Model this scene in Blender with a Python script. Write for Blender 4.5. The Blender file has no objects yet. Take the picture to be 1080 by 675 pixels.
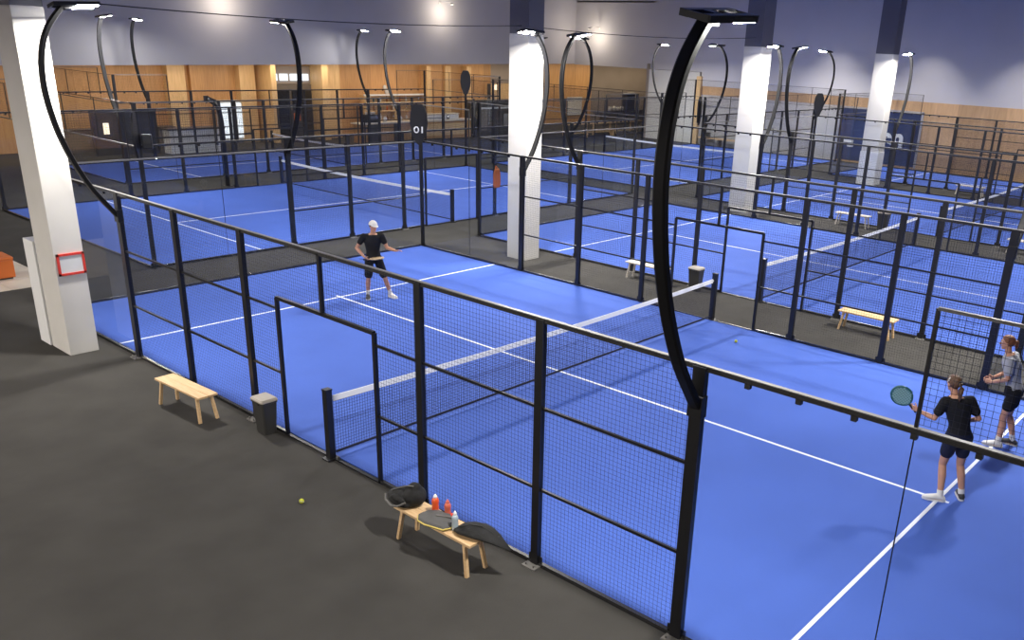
import bpy, bmesh, math, random
from mathutils import Vector as V, Matrix, Quaternion
random.seed(7)
S = bpy.context.scene
COL = S.collection
PI = math.pi
R = math.radians

# ---------------------------------------------------------------- materials
def mat(name, color, rough=0.5, metal=0.0, spec=0.5, noise=None, bump=None, coat=0.0):
    m = bpy.data.materials.new(name); m.use_nodes = True
    nt = m.node_tree; b = nt.nodes['Principled BSDF']
    b.inputs['Base Color'].default_value = (*color, 1)
    b.inputs['Roughness'].default_value = rough
    b.inputs['Metallic'].default_value = metal
    b.inputs['Specular IOR Level'].default_value = spec
    b.inputs['Coat Weight'].default_value = coat
    tc = nt.nodes.new('ShaderNodeTexCoord')
    if noise:
        sc, amt = noise[0], noise[1]
        n = nt.nodes.new('ShaderNodeTexNoise'); n.inputs['Scale'].default_value = sc
        n.inputs['Detail'].default_value = noise[2] if len(noise) > 2 else 4
        nt.links.new(tc.outputs['Object'], n.inputs['Vector'])
        r = nt.nodes.new('ShaderNodeValToRGB')
        r.color_ramp.elements[0].position = .3; r.color_ramp.elements[1].position = .7
        r.color_ramp.elements[0].color = (*[c*(1-amt) for c in color], 1)
        r.color_ramp.elements[1].color = (*[min(1, c*(1+amt)) for c in color], 1)
        nt.links.new(n.outputs['Fac'], r.inputs['Fac'])
        nt.links.new(r.outputs['Color'], b.inputs['Base Color'])
    if bump:
        n2 = nt.nodes.new('ShaderNodeTexNoise'); n2.inputs['Scale'].default_value = bump[0]
        n2.inputs['Detail'].default_value = 3
        nt.links.new(tc.outputs['Object'], n2.inputs['Vector'])
        bp = nt.nodes.new('ShaderNodeBump'); bp.inputs['Strength'].default_value = bump[1]
        bp.inputs['Distance'].default_value = 0.01
        nt.links.new(n2.outputs['Fac'], bp.inputs['Height'])
        nt.links.new(bp.outputs['Normal'], b.inputs['Normal'])
    return m

def wood(name, c1, c2, scale=(1, 1, 1), board=None, rough=.45):
    """grain stretched along one axis; optional boards of slightly different tone along x"""
    m = bpy.data.materials.new(name); m.use_nodes = True
    nt = m.node_tree; b = nt.nodes['Principled BSDF']; b.inputs['Roughness'].default_value = rough
    tc = nt.nodes.new('ShaderNodeTexCoord'); mp = nt.nodes.new('ShaderNodeMapping')
    mp.inputs['Scale'].default_value = scale
    nt.links.new(tc.outputs['Object'], mp.inputs['Vector'])
    n = nt.nodes.new('ShaderNodeTexNoise'); n.inputs['Scale'].default_value = 3; n.inputs['Detail'].default_value = 6
    nt.links.new(mp.outputs['Vector'], n.inputs['Vector'])
    r = nt.nodes.new('ShaderNodeValToRGB')
    r.color_ramp.elements[0].position = .32; r.color_ramp.elements[1].position = .68
    r.color_ramp.elements[0].color = (*c1, 1); r.color_ramp.elements[1].color = (*c2, 1)
    nt.links.new(n.outputs['Fac'], r.inputs['Fac'])
    out = r.outputs['Color']
    if board:
        ax, w, amt = board
        sx = nt.nodes.new('ShaderNodeSeparateXYZ'); nt.links.new(tc.outputs['Object'], sx.inputs[0])
        d = nt.nodes.new('ShaderNodeMath'); d.operation = 'DIVIDE'; d.inputs[1].default_value = w
        nt.links.new(sx.outputs[ax], d.inputs[0])
        f = nt.nodes.new('ShaderNodeMath'); f.operation = 'FLOOR'; nt.links.new(d.outputs[0], f.inputs[0])
        wn = nt.nodes.new('ShaderNodeTexWhiteNoise'); wn.noise_dimensions = '1D'
        nt.links.new(f.outputs[0], wn.inputs['W'])
        mr = nt.nodes.new('ShaderNodeMapRange'); mr.inputs[3].default_value = 1-amt; mr.inputs[4].default_value = 1+amt
        nt.links.new(wn.outputs['Value'], mr.inputs[0])
        vm = nt.nodes.new('ShaderNodeVectorMath'); vm.operation = 'SCALE'
        nt.links.new(out, vm.inputs[0]); nt.links.new(mr.outputs[0], vm.inputs['Scale'])
        out = vm.outputs[0]
    nt.links.new(out, b.inputs['Base Color'])
    return m

def emit(name, color, strength):
    m = bpy.data.materials.new(name); m.use_nodes = True
    nt = m.node_tree; nt.nodes.remove(nt.nodes['Principled BSDF'])
    e = nt.nodes.new('ShaderNodeEmission'); e.inputs[0].default_value = (*color, 1); e.inputs[1].default_value = strength
    nt.links.new(e.outputs[0], nt.nodes['Material Output'].inputs[0])
    return m

def glass(name, tint, refl=1.0, rough=0.02):
    m = bpy.data.materials.new(name); m.use_nodes = True
    nt = m.node_tree; nt.nodes.remove(nt.nodes['Principled BSDF'])
    t = nt.nodes.new('ShaderNodeBsdfTransparent'); t.inputs[0].default_value = (*tint, 1)
    g = nt.nodes.new('ShaderNodeBsdfGlossy'); g.inputs['Roughness'].default_value = rough
    f = nt.nodes.new('ShaderNodeFresnel'); f.inputs[0].default_value = 1.45
    mu = nt.nodes.new('ShaderNodeMath'); mu.operation = 'MULTIPLY'; mu.inputs[1].default_value = refl
    ge = nt.nodes.new('ShaderNodeNewGeometry'); sb = nt.nodes.new('ShaderNodeMath'); sb.operation = 'SUBTRACT'; sb.inputs[0].default_value = 1
    nt.links.new(ge.outputs['Backfacing'], sb.inputs[1]); m2 = nt.nodes.new('ShaderNodeMath'); m2.operation = 'MULTIPLY'
    nt.links.new(f.outputs[0], mu.inputs[0]); nt.links.new(mu.outputs[0], m2.inputs[0]); nt.links.new(sb.outputs[0], m2.inputs[1]); mu = m2
    mx = nt.nodes.new('ShaderNodeMixShader')
    nt.links.new(mu.outputs[0], mx.inputs[0]); nt.links.new(t.outputs[0], mx.inputs[1]); nt.links.new(g.outputs[0], mx.inputs[2])
    nt.links.new(mx.outputs[0], nt.nodes['Material Output'].inputs[0])
    return m

M = {}
M['carpet'] = mat('charcoal_carpet', (.060, .057, .052), .95, spec=.1, noise=(1.2, .12), bump=(260, .7))
M['turf'] = mat('blue_turf', (.066, .132, .485), .8, spec=.2, noise=(.9, .05), bump=(300, .4))
M['line'] = mat('white_line', (.80, .84, .92), .8, spec=.2)
M['wall'] = mat('grey_wall_paint', (.56, .55, .575), .8, spec=.2, noise=(.35, .04))
M['ceiling'] = mat('ceiling_paint', (.50, .49, .53), .9)
M['white_wall'] = mat('white_wall_paint', (.66, .65, .62), .8, noise=(.6, .03))
M['concrete'] = mat('light_concrete_block', (.52, .49, .46), .85, noise=(.8, .08))
M['pillar'] = mat('white_pillar_paint', (.60, .58, .54), .6, noise=(1.5, .03))
M['pillar_top'] = mat('dark_grey_pillar_top', (.13, .125, .14), .7)
M['grey_rail'] = mat('grey_rail_and_lit_top', (.15, .145, .135), .4, spec=.6)  # grey rails; also paints lamp light onto the top rails' upper faces
M['steel'] = mat('black_powder_coat', (.009, .009, .011), .38, spec=.5)
M['pole'] = mat('matt_black_pole', (.008, .008, .009), .5, spec=.22)
M['rail'] = mat('dark_rail', (.022, .022, .024), .26, spec=.9)
M['wire'] = mat('dark_mesh_wire', (.012, .013, .020), .5)
M['net'] = mat('net_cord', (.008, .010, .028), .8)
M['tape'] = mat('white_net_tape', (.78, .79, .80), .7)
M['glass'] = glass('clear_panel_glass', (.965, .975, .985), .8)
M['dark_glass'] = mat('dark_door_glass', (.020, .022, .026), .08, spec=.8)
M['foot'] = mat('galvanised_foot', (.15, .142, .13), .6)
M['led'] = emit('lamp_led', (1.0, .965, .91), 3500)
M['led_dim'] = emit('dimmed_lamp_led', (1.0, .965, .91), 640)
M['wood_wall'] = wood('oak_wall_boards', (.46, .255, .105), (.58, .34, .15), (6, 6, .35), (0, 1.9, .16))
M['wood_side'] = wood('oak_side_wall_boards', (.50, .31, .16), (.60, .38, .20), (6, 3, .4), (1, 1.25, .14))
M['wood_light'] = wood('pale_oak_panel', (.62, .42, .20), (.74, .52, .28), (6, 6, .35))
M['wood_bench'] = wood('birch_bench', (.62, .40, .20), (.74, .52, .29), (14, 1.5, 14))
M['wood_bench_x'] = wood('birch_table', (.55, .36, .18), (.68, .47, .26), (1.5, 14, 14))
M['pale_bench'] = wood('pale_bench', (.60, .54, .46), (.70, .64, .56), (14, 1.5, 14))
M['tile'] = mat('cream_tile', (.62, .56, .46), .4, noise=(1.5, .06))
M['red'] = mat('red_frame', (.60, .045, .03), .4)
M['paper'] = mat('grey_paper', (.62, .63, .63), .6)
M['orange'] = mat('orange_vinyl', (.55, .13, .02), .5)
M['bin'] = mat('bin_dark_plastic', (.035, .034, .032), .45)
M['bin_lid'] = mat('bin_lid_plastic', (.36, .32, .27), .4)
M['navy'] = mat('navy_panel', (.022, .035, .105), .5)
M['navy_edge'] = mat('panel_edge', (.42, .40, .40), .6)
M['white'] = mat('white_plastic', (.75, .75, .74), .5)
M['skin'] = mat('skin', (.52, .27, .17), .5, spec=.4)
M['skin_tan'] = mat('skin_tan', (.46, .23, .14), .5, spec=.4)
M['black_cloth'] = mat('black_cloth', (.012, .012, .014), .85, spec=.2, bump=(30, .4))
M['navy_cloth'] = mat('navy_cloth', (.010, .013, .035), .85, spec=.2, bump=(30, .4))
M['grey_cloth'] = mat('grey_cloth', (.36, .37, .40), .85, spec=.2, bump=(25, .4))
M['white_cloth'] = mat('white_cloth', (.70, .68, .64), .85, spec=.2)
M['hair_brown'] = mat('brown_hair', (.11, .055, .025), .5, noise=(40, .35), bump=(90, .8))
M['hair_auburn'] = mat('auburn_hair', (.19, .065, .022), .5, noise=(40, .35), bump=(90, .8))
M['hair_dark'] = mat('dark_hair', (.03, .02, .014), .5, bump=(90, .8))
M['shoe'] = mat('shoe_white', (.66, .65, .63), .6)
M['shoe_black'] = mat('shoe_black', (.02, .02, .022), .6)
M['eye'] = mat('eye_white', (.75, .73, .70), .3)
M['iris'] = mat('eye_iris', (.04, .03, .02), .3)
M['lip'] = mat('lip', (.42, .15, .12), .5)
M['racket_teal'] = mat('teal_racket_rim', (.02, .10, .11), .35)
M['racket_tan'] = mat('tan_racket', (.50, .36, .20), .45)
M['grip'] = mat('black_grip', (.02, .02, .02), .8)
M['bag'] = mat('black_bag_fabric', (.017, .017, .017), .75, spec=.25, noise=(6, .3), bump=(22, .8))
M['bag_trim'] = mat('bag_trim', (.10, .095, .085), .5)
M['cover'] = mat('grey_fabric_cover', (.085, .083, .080), .8, bump=(20, .5))
M['yellow'] = mat('yellow_piping', (.62, .48, .12), .6)
M['bottle_orange'] = mat('orange_bottle', (.70, .09, .02), .3, coat=.4)
M['bottle_pink'] = mat('faded_orange_bottle', (.55, .12, .07), .35, coat=.3)
M['bottle_cap'] = mat('bottle_cap', (.72, .70, .68), .4)
M['water'] = mat('cloudy_water_bottle', (.42, .50, .55), .2, coat=.6)
M['ball'] = mat('ball_felt', (.50, .52, .04), .9, bump=(120, .5))
M['dark_unit'] = mat('dark_display', (.05, .045, .042), .35, noise=(2.5, .3))
M['mid_unit'] = mat('brown_grey_front', (.17, .145, .12), .5, noise=(1.2, .2))
M['counter_top'] = mat('pale_counter_top', (.70, .62, .50), .35)
M['warm_lit'] = emit('warm_lit_pane', (1.0, .80, .55), 2.6)
M['day_lit'] = emit('daylit_pane', (.86, .93, 1.0), 1.6)
M['warm_led'] = emit('warm_downlight', (1.0, .74, .44), 12)
M['spot_led'] = emit('wall_washer_lens', (1.0, .87, .68), 20)
M['taupe'] = mat('taupe_wall', (.29, .25, .22), .8, noise=(.8, .06))
M['cable'] = mat('cable', (.03, .03, .035), .6)
M['bottle_green'] = mat('dark_green_glass', (.02, .05, .02), .15)
M['bottle_amber'] = mat('amber_glass', (.25, .10, .02), .15)
M['crema'] = mat('steel_machine', (.45, .45, .46), .25, metal=.8)

def dots(name, base, hole, pitch, rad):
    m = bpy.data.materials.new(name); m.use_nodes = True
    nt = m.node_tree; b = nt.nodes['Principled BSDF']; b.inputs['Roughness'].default_value = .45
    tc = nt.nodes.new('ShaderNodeTexCoord'); sp = nt.nodes.new('ShaderNodeSeparateXYZ')
    nt.links.new(tc.outputs['Object'], sp.inputs[0])
    acc = []
    for ax in (0, 2):
        d = nt.nodes.new('ShaderNodeMath'); d.operation = 'DIVIDE'; d.inputs[1].default_value = pitch
        nt.links.new(sp.outputs[ax], d.inputs[0])
        f = nt.nodes.new('ShaderNodeMath'); f.operation = 'FRACT'; nt.links.new(d.outputs[0], f.inputs[0])
        s = nt.nodes.new('ShaderNodeMath'); s.operation = 'SUBTRACT'; s.inputs[1].default_value = .5
        nt.links.new(f.outputs[0], s.inputs[0])
        p = nt.nodes.new('ShaderNodeMath'); p.operation = 'POWER'; p.inputs[1].default_value = 2
        a = nt.nodes.new('ShaderNodeMath'); a.operation = 'ABSOLUTE'
        nt.links.new(s.outputs[0], a.inputs[0]); nt.links.new(a.outputs[0], p.inputs[0]); acc.append(p)
    ad = nt.nodes.new('ShaderNodeMath'); ad.operation = 'ADD'
    nt.links.new(acc[0].outputs[0], ad.inputs[0]); nt.links.new(acc[1].outputs[0], ad.inputs[1])
    lt = nt.nodes.new('ShaderNodeMath'); lt.operation = 'LESS_THAN'; lt.inputs[1].default_value = rad*rad
    nt.links.new(ad.outputs[0], lt.inputs[0])
    mx = nt.nodes.new('ShaderNodeMix'); mx.data_type = 'RGBA'
    mx.inputs[6].default_value = (*base, 1); mx.inputs[7].default_value = (*hole, 1)
    nt.links.new(lt.outputs[0], mx.inputs[0]); nt.links.new(mx.outputs[2], b.inputs['Base Color'])
    return m
M['racket_face'] = dots('perforated_teal_face', (.22, .38, .36), (.02, .05, .055), .03, .28)
M['racket_face_tan'] = dots('perforated_tan_face', (.45, .32, .18), (.05, .04, .03), .03, .25)

# ---------------------------------------------------------------- mesh helpers
def box(bm, c, s, rz=0, m=None):
    """box centred at c with size s"""
    mtx = Matrix.Translation(c) @ Matrix.Rotation(rz, 4, 'Z') @ Matrix.Diagonal((*s, 1))
    if m is not None: mtx = m @ mtx
    bmesh.ops.create_cube(bm, size=1, matrix=mtx)

def bar(bm, a, b, w, h, up=(0, 0, 1)):
    """square-section bar from a to b: w sideways, h along up"""
    a, b = V(a), V(b); d = (b-a); L = d.length; d.normalize(); up = V(up)
    s = d.cross(up)
    if s.length < 1e-5: s = d.cross(V((1, 0, 0)))
    s.normalize(); u = s.cross(d)
    vs = [bm.verts.new(p + s*w*i/2 + u*h*j/2) for p in (a, b) for i, j in ((-1, -1), (1, -1), (1, 1), (-1, 1))]
    f = bm.faces.new
    f(vs[3::-1]); f(vs[4:8])
    for k in range(4):
        n = (k+1) % 4
        f((vs[k], vs[n], vs[4+n], vs[4+k]))

def loft(bm, rings, closed=False, cap=True):
    vr = [[bm.verts.new(p) for p in r] for r in rings]
    n = len(vr[0]); N = len(vr)
    for i in range(N if closed else N-1):
        a, b = vr[i], vr[(i+1) % N]
        for k in range(n):
            q = (k+1) % n
            bm.faces.new((a[k], a[q], b[q], b[k]))
    if cap and not closed:
        bm.faces.new(vr[0][::-1]); bm.faces.new(vr[-1])

def ring(c, x, y, n=12):
    c = V(c); x = V(x); y = V(y)
    return [c + x*math.cos(2*PI*k/n) + y*math.sin(2*PI*k/n) for k in range(n)]

def frame_of(d):
    d = V(d).normalized()
    a = V((0, 0, 1)) if abs(d.z) < .9 else V((0, 1, 0))
    x = a.cross(d).normalized(); y = d.cross(x)
    return x, y, d

def tube(bm, pts, rad, n=10, closed=False, flat=1.0, ref=None):
    """tube along pts; rad scalar or list; flat squeezes the second axis; ref fixes first axis"""
    pts = [V(p) for p in pts]; N = len(pts); rings = []
    for i, p in enumerate(pts):
        if closed: d = pts[(i+1) % N] - pts[i-1]
        else: d = pts[min(i+1, N-1)] - pts[max(i-1, 0)]
        d.normalize()
        if ref is not None:
            y = V(ref); x = y.cross(d).normalized(); y = d.cross(x)
        else: x, y, _ = frame_of(d)
        r = rad[i] if isinstance(rad, (list, tuple)) else rad
        rings.append(ring(p, x*r, y*r*flat, n))
    loft(bm, rings, closed)

def cyl(bm, c, r, h, n=20, r2=None):
    r2 = r if r2 is None else r2
    loft(bm, [ring(V(c), (r, 0, 0), (0, r, 0), n), ring(V(c)+V((0, 0, h)), (r2, 0, 0), (0, r2, 0), n)])

def lathe(bm, prof, c=(0, 0, 0), n=24):
    loft(bm, [ring(V(c)+V((0, 0, z)), (r, 0, 0), (0, r, 0), n) for r, z in prof])

def capsule(bm, a, b, r0, r1, n=12):
    a, b = V(a), V(b); x, y, d = frame_of(b-a); rings = []
    for k in range(4):
        t = -PI/2 + (PI/2)*k/4 + .12*(k == 0)
        rings.append(ring(a + d*r0*math.sin(t), x*r0*math.cos(t), y*r0*math.cos(t), n))
    rings.append(ring(a, x*r0, y*r0, n)); rings.append(ring(b, x*r1, y*r1, n))
    for k in range(1, 5):
        t = (PI/2)*k/4 - .12*(k == 4)
        rings.append(ring(b + d*r1*math.sin(t), x*r1*math.cos(t), y*r1*math.cos(t), n))
    loft(bm, rings)

def ell(bm, c, s, rot=None, seg=20):
    m = Matrix.Translation(c)
    if rot is not None: m = m @ rot.to_4x4()
    bmesh.ops.create_uvsphere(bm, u_segments=seg, v_segments=seg//2+2, radius=1, matrix=m @ Matrix.Diagonal((*s, 1)))

def finish(bm, smooth=False, bev=0):
    bmesh.ops.recalc_face_normals(bm, faces=bm.faces)
    if bev:
        bmesh.ops.bevel(bm, geom=[e for e in bm.edges if e.is_manifold and e.calc_face_angle(0) > .6], offset=bev, segments=2, affect='EDGES', profile=.6)
    me = bpy.data.meshes.new('m'); bm.to_mesh(me); bm.free()
    if smooth:
        for p in me.polygons: p.use_smooth = True
    return me

def link(name, me, m=None, parent=None, loc=(0, 0, 0), rot=(0, 0, 0)):
    o = bpy.data.objects.new(name, me); COL.objects.link(o)
    if m is not None and me is not None and not me.materials: me.materials.append(M[m])
    if parent is not None: o.parent = parent
    o.location = loc; o.rotation_euler = rot
    return o

def obj(name, bm, m, parent=None, smooth=False, bev=0, loc=(0, 0, 0), rot=(0, 0, 0)):
    return link(name, finish(bm, smooth, bev), m, parent, loc, rot)

def tag(o, label, cat, group=None):
    o['label'] = label; o['category'] = cat
    if group: o['group'] = group
    return o

def thing(name, label, cat, loc=(0, 0, 0), rz=0, group=None):
    return tag(link(name, None, None, None, loc, (0, 0, rz)), label, cat, group)

def struct(name, bm, m, loc=(0, 0, 0), bev=0):
    o = obj(name, bm, m, None, bev=bev, loc=loc); o['kind'] = 'structure'; return o

def B(): return bmesh.new()

def dup(o, parent=None):
    c = o.copy(); COL.objects.link(c)
    if parent is not None: c.parent = parent
    for ch in list(o.children): dup(ch, c)
    return c

def remesh(bm, voxel, smooth=3, fac=.5):
    """one continuous skin over everything in bm"""
    bmesh.ops.recalc_face_normals(bm, faces=bm.faces)
    me = bpy.data.meshes.new('t'); bm.to_mesh(me); bm.free()
    t = bpy.data.objects.new('t', me); COL.objects.link(t)
    r = t.modifiers.new('r', 'REMESH'); r.mode = 'VOXEL'; r.voxel_size = voxel
    s = t.modifiers.new('s', 'SMOOTH'); s.iterations = smooth; s.factor = fac
    dg = bpy.context.evaluated_depsgraph_get()
    out = bpy.data.meshes.new_from_object(t.evaluated_get(dg))
    bpy.data.objects.remove(t); bpy.data.meshes.remove(me)
    for p in out.polygons: p.use_smooth = True
    return out

# ---------------------------------------------------------------- room shell
X0, X1, Y0, Y1, ZC = -14, 44, -14, 46.6, 9.0
b = B(); box(b, (22, 16.5, -.1), (74, 62, .2)); struct('floor', b, 'carpet')
b = B(); box(b, (22, 16.5, ZC+.1), (74, 62, .2)); struct('ceiling', b, 'ceiling')
b = B(); box(b, (X0-.1, 16.5, ZC/2), (.2, 62, ZC)); struct('wall_left', b, 'wall')
b = B(); box(b, (22, Y0-.1, ZC/2), (74, .2, ZC)); struct('wall_front', b, 'wall')
# upper wall above the lobby opening; its lower edge climbs slightly to the right
b = B()
pts = [(-14, 3.62), (59, 4.72), (59, ZC), (-14, ZC)]
loft(b, [[V((x, 43.5, z)) for x, z in pts], [V((x, 43.75, z)) for x, z in pts]])
struct('wall_upper', b, 'wall')
b = B()
pts = [(-14, 3.62), (59, 4.72), (59, 4.92), (-14, 3.82)]
loft(b, [[V((x, 43.75, z)) for x, z in pts], [V((x, 46.6, z)) for x, z in pts]])
struct('ceiling_lobby', b, 'white_wall')
# right wall: gable wall with wood band, concrete block and oak panels
b = B(); box(b, (44.1, 9.35, (3.62+ZC)/2), (.2, 46.7, ZC-3.62)); struct('wall_right', b, 'wall')
b = B(); box(b, (44.1, 38.1, (4.46+ZC)/2), (.2, 10.8, ZC-4.46)); struct('wall_right_upper', b, 'wall')
b = B(); box(b, (44.1, 27.9, 1.55), (.2, 9.8, 3.1)); struct('wall_right_block', b, 'concrete')
b = B(); box(b, (44.08, 27.9, 3.36), (.2, 9.8, .52)); struct('trim_1', b, 'wood_side')
b = B(); box(b, (44.08, 4.5, 1.81), (.2, 37, 3.62)); struct('wall_right_panelling', b, 'wood_side')
b = B(); box(b, (44.02, 34.9, 2.22), (.2, 4.2, 4.44)); struct('wall_right_end', b, 'white_wall')
b = B(); box(b, (43.95, 32.75, 2.1), (.3, .34, 4.2)); struct('trim_2', b, 'wood_light')
# alcove past the end of the right wall
b = B(); box(b, (51.5, 36.9, 2.4), (15.2, .2, 4.8)); struct('wall_alcove', b, 'taupe')
b = B(); box(b, (59.1, 41.7, 4.5), (.2, 9.9, 9)); struct('wall_alcove_end', b, 'taupe')
b = B(); box(b, (51.5, 40.2, ZC-.4), (15, 7, .1)); struct('ceiling_alcove', b, 'ceiling')
# lobby back wall: oak boards
b = B(); box(b, (12.3, 46.7, 2.4), (52.8, .2, 4.8)); struct('wall_back', b, 'wood_wall')
b = B(); box(b, (48.9, 46.7, 2.4), (20.4, .2, 4.8)); struct('wall_back_end', b, 'taupe')
b = B(); box(b, (46.8, 46.45, 2.4), (5.2, .3, 4.8)); struct('wall_back_panelling', b, 'wood_wall')
n = 3
for x, w, d, m_ in ((16.1, .9, .5, 'wood_light'), (17.35, .8, .25, 'wood_wall'), (20.9, .30, 1.6, 'wood_light'), (20.0, .9, .5, 'wood_light'),
                    (24.2, .40, 1.5, 'wood_light'), (25.3, .9, .7, 'wood_light'), (32.6, .35, .6, 'wood_light'), (36.2, .4, .5, 'wood_light'), (34.6, .5, .2, 'wood_light')):
    b = B(); box(b, (x, 46.6-d/2, 2.05), (w, d, 4.1)); struct(f'trim_{n}', b, m_); n += 1
b = B(); box(b, (3.0, 46.45, 2), (.12, .3, 4)); struct(f'trim_{n}', b, 'mid_unit'); n += 1
b = B(); box(b, (6.2, 46.45, 2), (.12, .3, 4)); struct(f'trim_{n}', b, 'mid_unit'); n += 1

# entrance doors (dark glass) with a lit transom
d = B(); box(d, (22.6, 46.35, 1.5), (2.9, .3, 3.0)); dr = struct('door_1', d, 'mid_unit')
for k in range(2):
    b = B(); box(b, (21.9+1.4*k, 46.15, 1.36), (1.22, .08, 2.6)); lf = obj('door_leaf', b, 'dark_glass', dr)
    b = B(); box(b, (22.45+.3*k, 46.07, 1.2), (.05, .06, .7)); obj('door_handle', b, 'crema', lf)
b = B(); box(b, (22.6, 46.35, 3.5), (2.9, .2, .95)); wd = struct('window_1', b, 'taupe')
b = B()
for k in range(4): box(b, (21.6+.66*k, 46.2, 3.38), (.5, .06, .36))
obj('window_pane', b, 'day_lit', wd)
# bright glazed door and warm doorway
b = B(); box(b, (18.95, 46.4, 1.1), (1.35, .3, 2.2)); wd = struct('window_2', b, 'white_wall')
b = B(); box(b, (18.7, 46.22, 1.15), (.7, .06, 1.8)); obj('window_pane', b, 'day_lit', wd)
b = B(); box(b, (19.15, 46.2, 1.1), (.12, .1, 2.2)); obj('window_post', b, 'steel', wd)
b = B(); box(b, (19.42, 46.22, 1.15), (.25, .06, 1.8)); obj('window_pane', b, 'day_lit', wd)
b = B(); box(b, (39.2, 46.5, 1.5), (2.2, .3, 3.0)); dr = struct('door_2', b, 'wood_light')
b = B(); box(b, (38.2, 46.3, 1.5), (.16, .3, 3.0)); obj('door_jamb', b, 'dark_unit', dr)
b = B(); box(b, (38.85, 46.33, 2.75), (.45, .06, .35)); obj('door_light', b, 'warm_lit', dr)
# tiled strip by the left entrance
b = B()
for i in range(5):
    for j in range(4):
        box(b, (-3.55+1.0*i, 22.75+1.05*j, .006), (.99, 1.04, .012))
struct('floor_tiles', b, 'tile')

# ---------------------------------------------------------------- pillars
def pillar(x0, x1, y0, y1, label, cap=None):
    t = thing('concrete_pillar', label, 'pillar', ((x0+x1)/2, (y0+y1)/2, 0), 0, 'pillars down the middle of the hall')
    b = B(); box(b, (0, 0, 2.975), (x1-x0, y1-y0, 5.95)); obj('shaft', b, 'pillar', t, bev=.012)
    b = B(); box(b, (0, 0, (5.95+ZC)/2), (x1-x0-.01, y1-y0-.01, ZC-5.95)); obj('upper_shaft', b, 'pillar_top', t)  # upper part in a darker grey than the shaft below
    if cap:
        b = B(); box(b, (0, 0, cap/2), (x1-x0+.05, y1-y0+.05, cap)); obj('sleeve', b, 'white', t, bev=.01)
    return t
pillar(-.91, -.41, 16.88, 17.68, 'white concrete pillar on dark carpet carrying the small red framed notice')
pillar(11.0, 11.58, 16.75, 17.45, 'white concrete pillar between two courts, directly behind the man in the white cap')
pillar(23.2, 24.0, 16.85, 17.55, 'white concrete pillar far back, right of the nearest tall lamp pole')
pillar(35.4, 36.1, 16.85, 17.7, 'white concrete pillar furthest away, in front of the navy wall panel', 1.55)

t = thing('framed_notice', 'red framed blank grey notice hung on the white pillar at left', 'sign', (-.645, 16.865, 1.69))
b = B()
for c, s in (((0, 0, .175), (.46, .03, .04)), ((0, 0, -.175), (.46, .03, .04)), ((-.21, 0, 0), (.04, .03, .39)), ((.21, 0, 0), (.04, .03, .39))): box(b, c, s)
obj('frame', b, 'red', t)
b = B(); box(b, (0, .004, 0), (.40, .012, .33)); obj('paper', b, 'paper', t)

t = thing('white_board', 'tall plain white board standing against the back of the leftmost pillar', 'board', (-.83, 17.93, 0))
b = B(); box(b, (0, 0, 1.0), (.22, .46, 1.98)); obj('board', b, 'white', t, bev=.01)
b = B(); box(b, (0, 0, .006), (.20, .44, .012)); obj('base', b, 'foot', t)

t = thing('orange_ottoman', 'orange box seat on cream tiles at the left edge', 'seat', (-.08, 23.55, .012))
b = B(); box(b, (0, 0, .25), (.9, .7, .42)); obj('body', b, 'orange', t, bev=.02)
b = B(); box(b, (0, 0, .49), (.92, .72, .07)); obj('cushion', b, 'orange', t, bev=.025)
b = B(); box(b, (0, 0, .02), (.8, .6, .04)); obj('plinth', b, 'bin', t)

# navy logo panel on the right wall
t = thing('wall_panel', 'large navy wall panel with white lettering behind the furthest pillar', 'panel', (43.97, 20.5, 0))
b = B(); box(b, (0, 0, 1.56), (.06, 4.7, 2.9)); obj('panel', b, 'navy', t)
b = B(); box(b, (.01, 0, 3.05), (.10, 4.95, .10)); box(b, (.01, -2.42, 1.55), (.10, .12, 3.0)); box(b, (.01, 2.42, 1.55), (.1, .12, 3.0)); obj('frame', b, 'navy_edge', t)
def text(body, size, ext):
    c = bpy.data.curves.new('t', 'FONT'); c.body = body; c.size = size; c.extrude = ext; c.offset = .045; c.align_x = 'CENTER'
    o = bpy.data.objects.new('t', c); COL.objects.link(o)
    me = bpy.data.meshes.new_from_object(o.evaluated_get(bpy.context.evaluated_depsgraph_get()))
    bpy.data.objects.remove(o); return me
b = B(); box(b, (-.035, .2, 1.45), (.03, .9, 2.6)); obj('dark_door', b, 'bin', t)
for ch, y in (('e', -.58), ('n', -1.25)):
    o = link('letter', text(ch, 1.4, .015), 'white', t, (-.07, y, 1.15), (R(90), 0, R(-90)))
for y0_, z0_, w_, h_ in ((1.75, 1.17, .8, .14), (1.5, .92, .35, .12), (.0, 2.05, .5, .06)):
    b = B(); box(b, (-.05, y0_, z0_), (.02, w_, h_)); obj('letter', b, 'white', t)

# ---------------------------------------------------------------- padel courts
_cache = {}
def wire_mesh(L, H, p=.052, w=.0027):
    """welded wire mesh in the local y-z plane, y 0..L, z 0..H"""
    k = (round(L, 3), round(H, 3), p)
    if k in _cache: return _cache[k]
    b = B()
    ny, nz = max(2, round(L/p)), max(2, round(H/p))
    def w4(a, c, s1, s2):
        vs = [b.verts.new(q + s) for q in (V(a), V(c)) for s in (s1, s2, -s1, -s2)]
        for i in range(4):
            j = (i+1) % 4; b.faces.new((vs[i], vs[j], vs[4+j], vs[4+i]))
    h = w*.62
    for i in range(ny+1): w4((0, L*i/ny, 0), (0, L*i/ny, H), V((h, 0, 0)), V((0, h, 0)))
    for i in range(nz+1): w4((.003, 0, H*i/nz), (.003, L, H*i/nz), V((h, 0, 0)), V((0, 0, h)))
    me = bpy.data.meshes.new('m'); b.to_mesh(me); b.free(); me.materials.append(M['wire'])
    _cache[k] = me; return me

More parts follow.
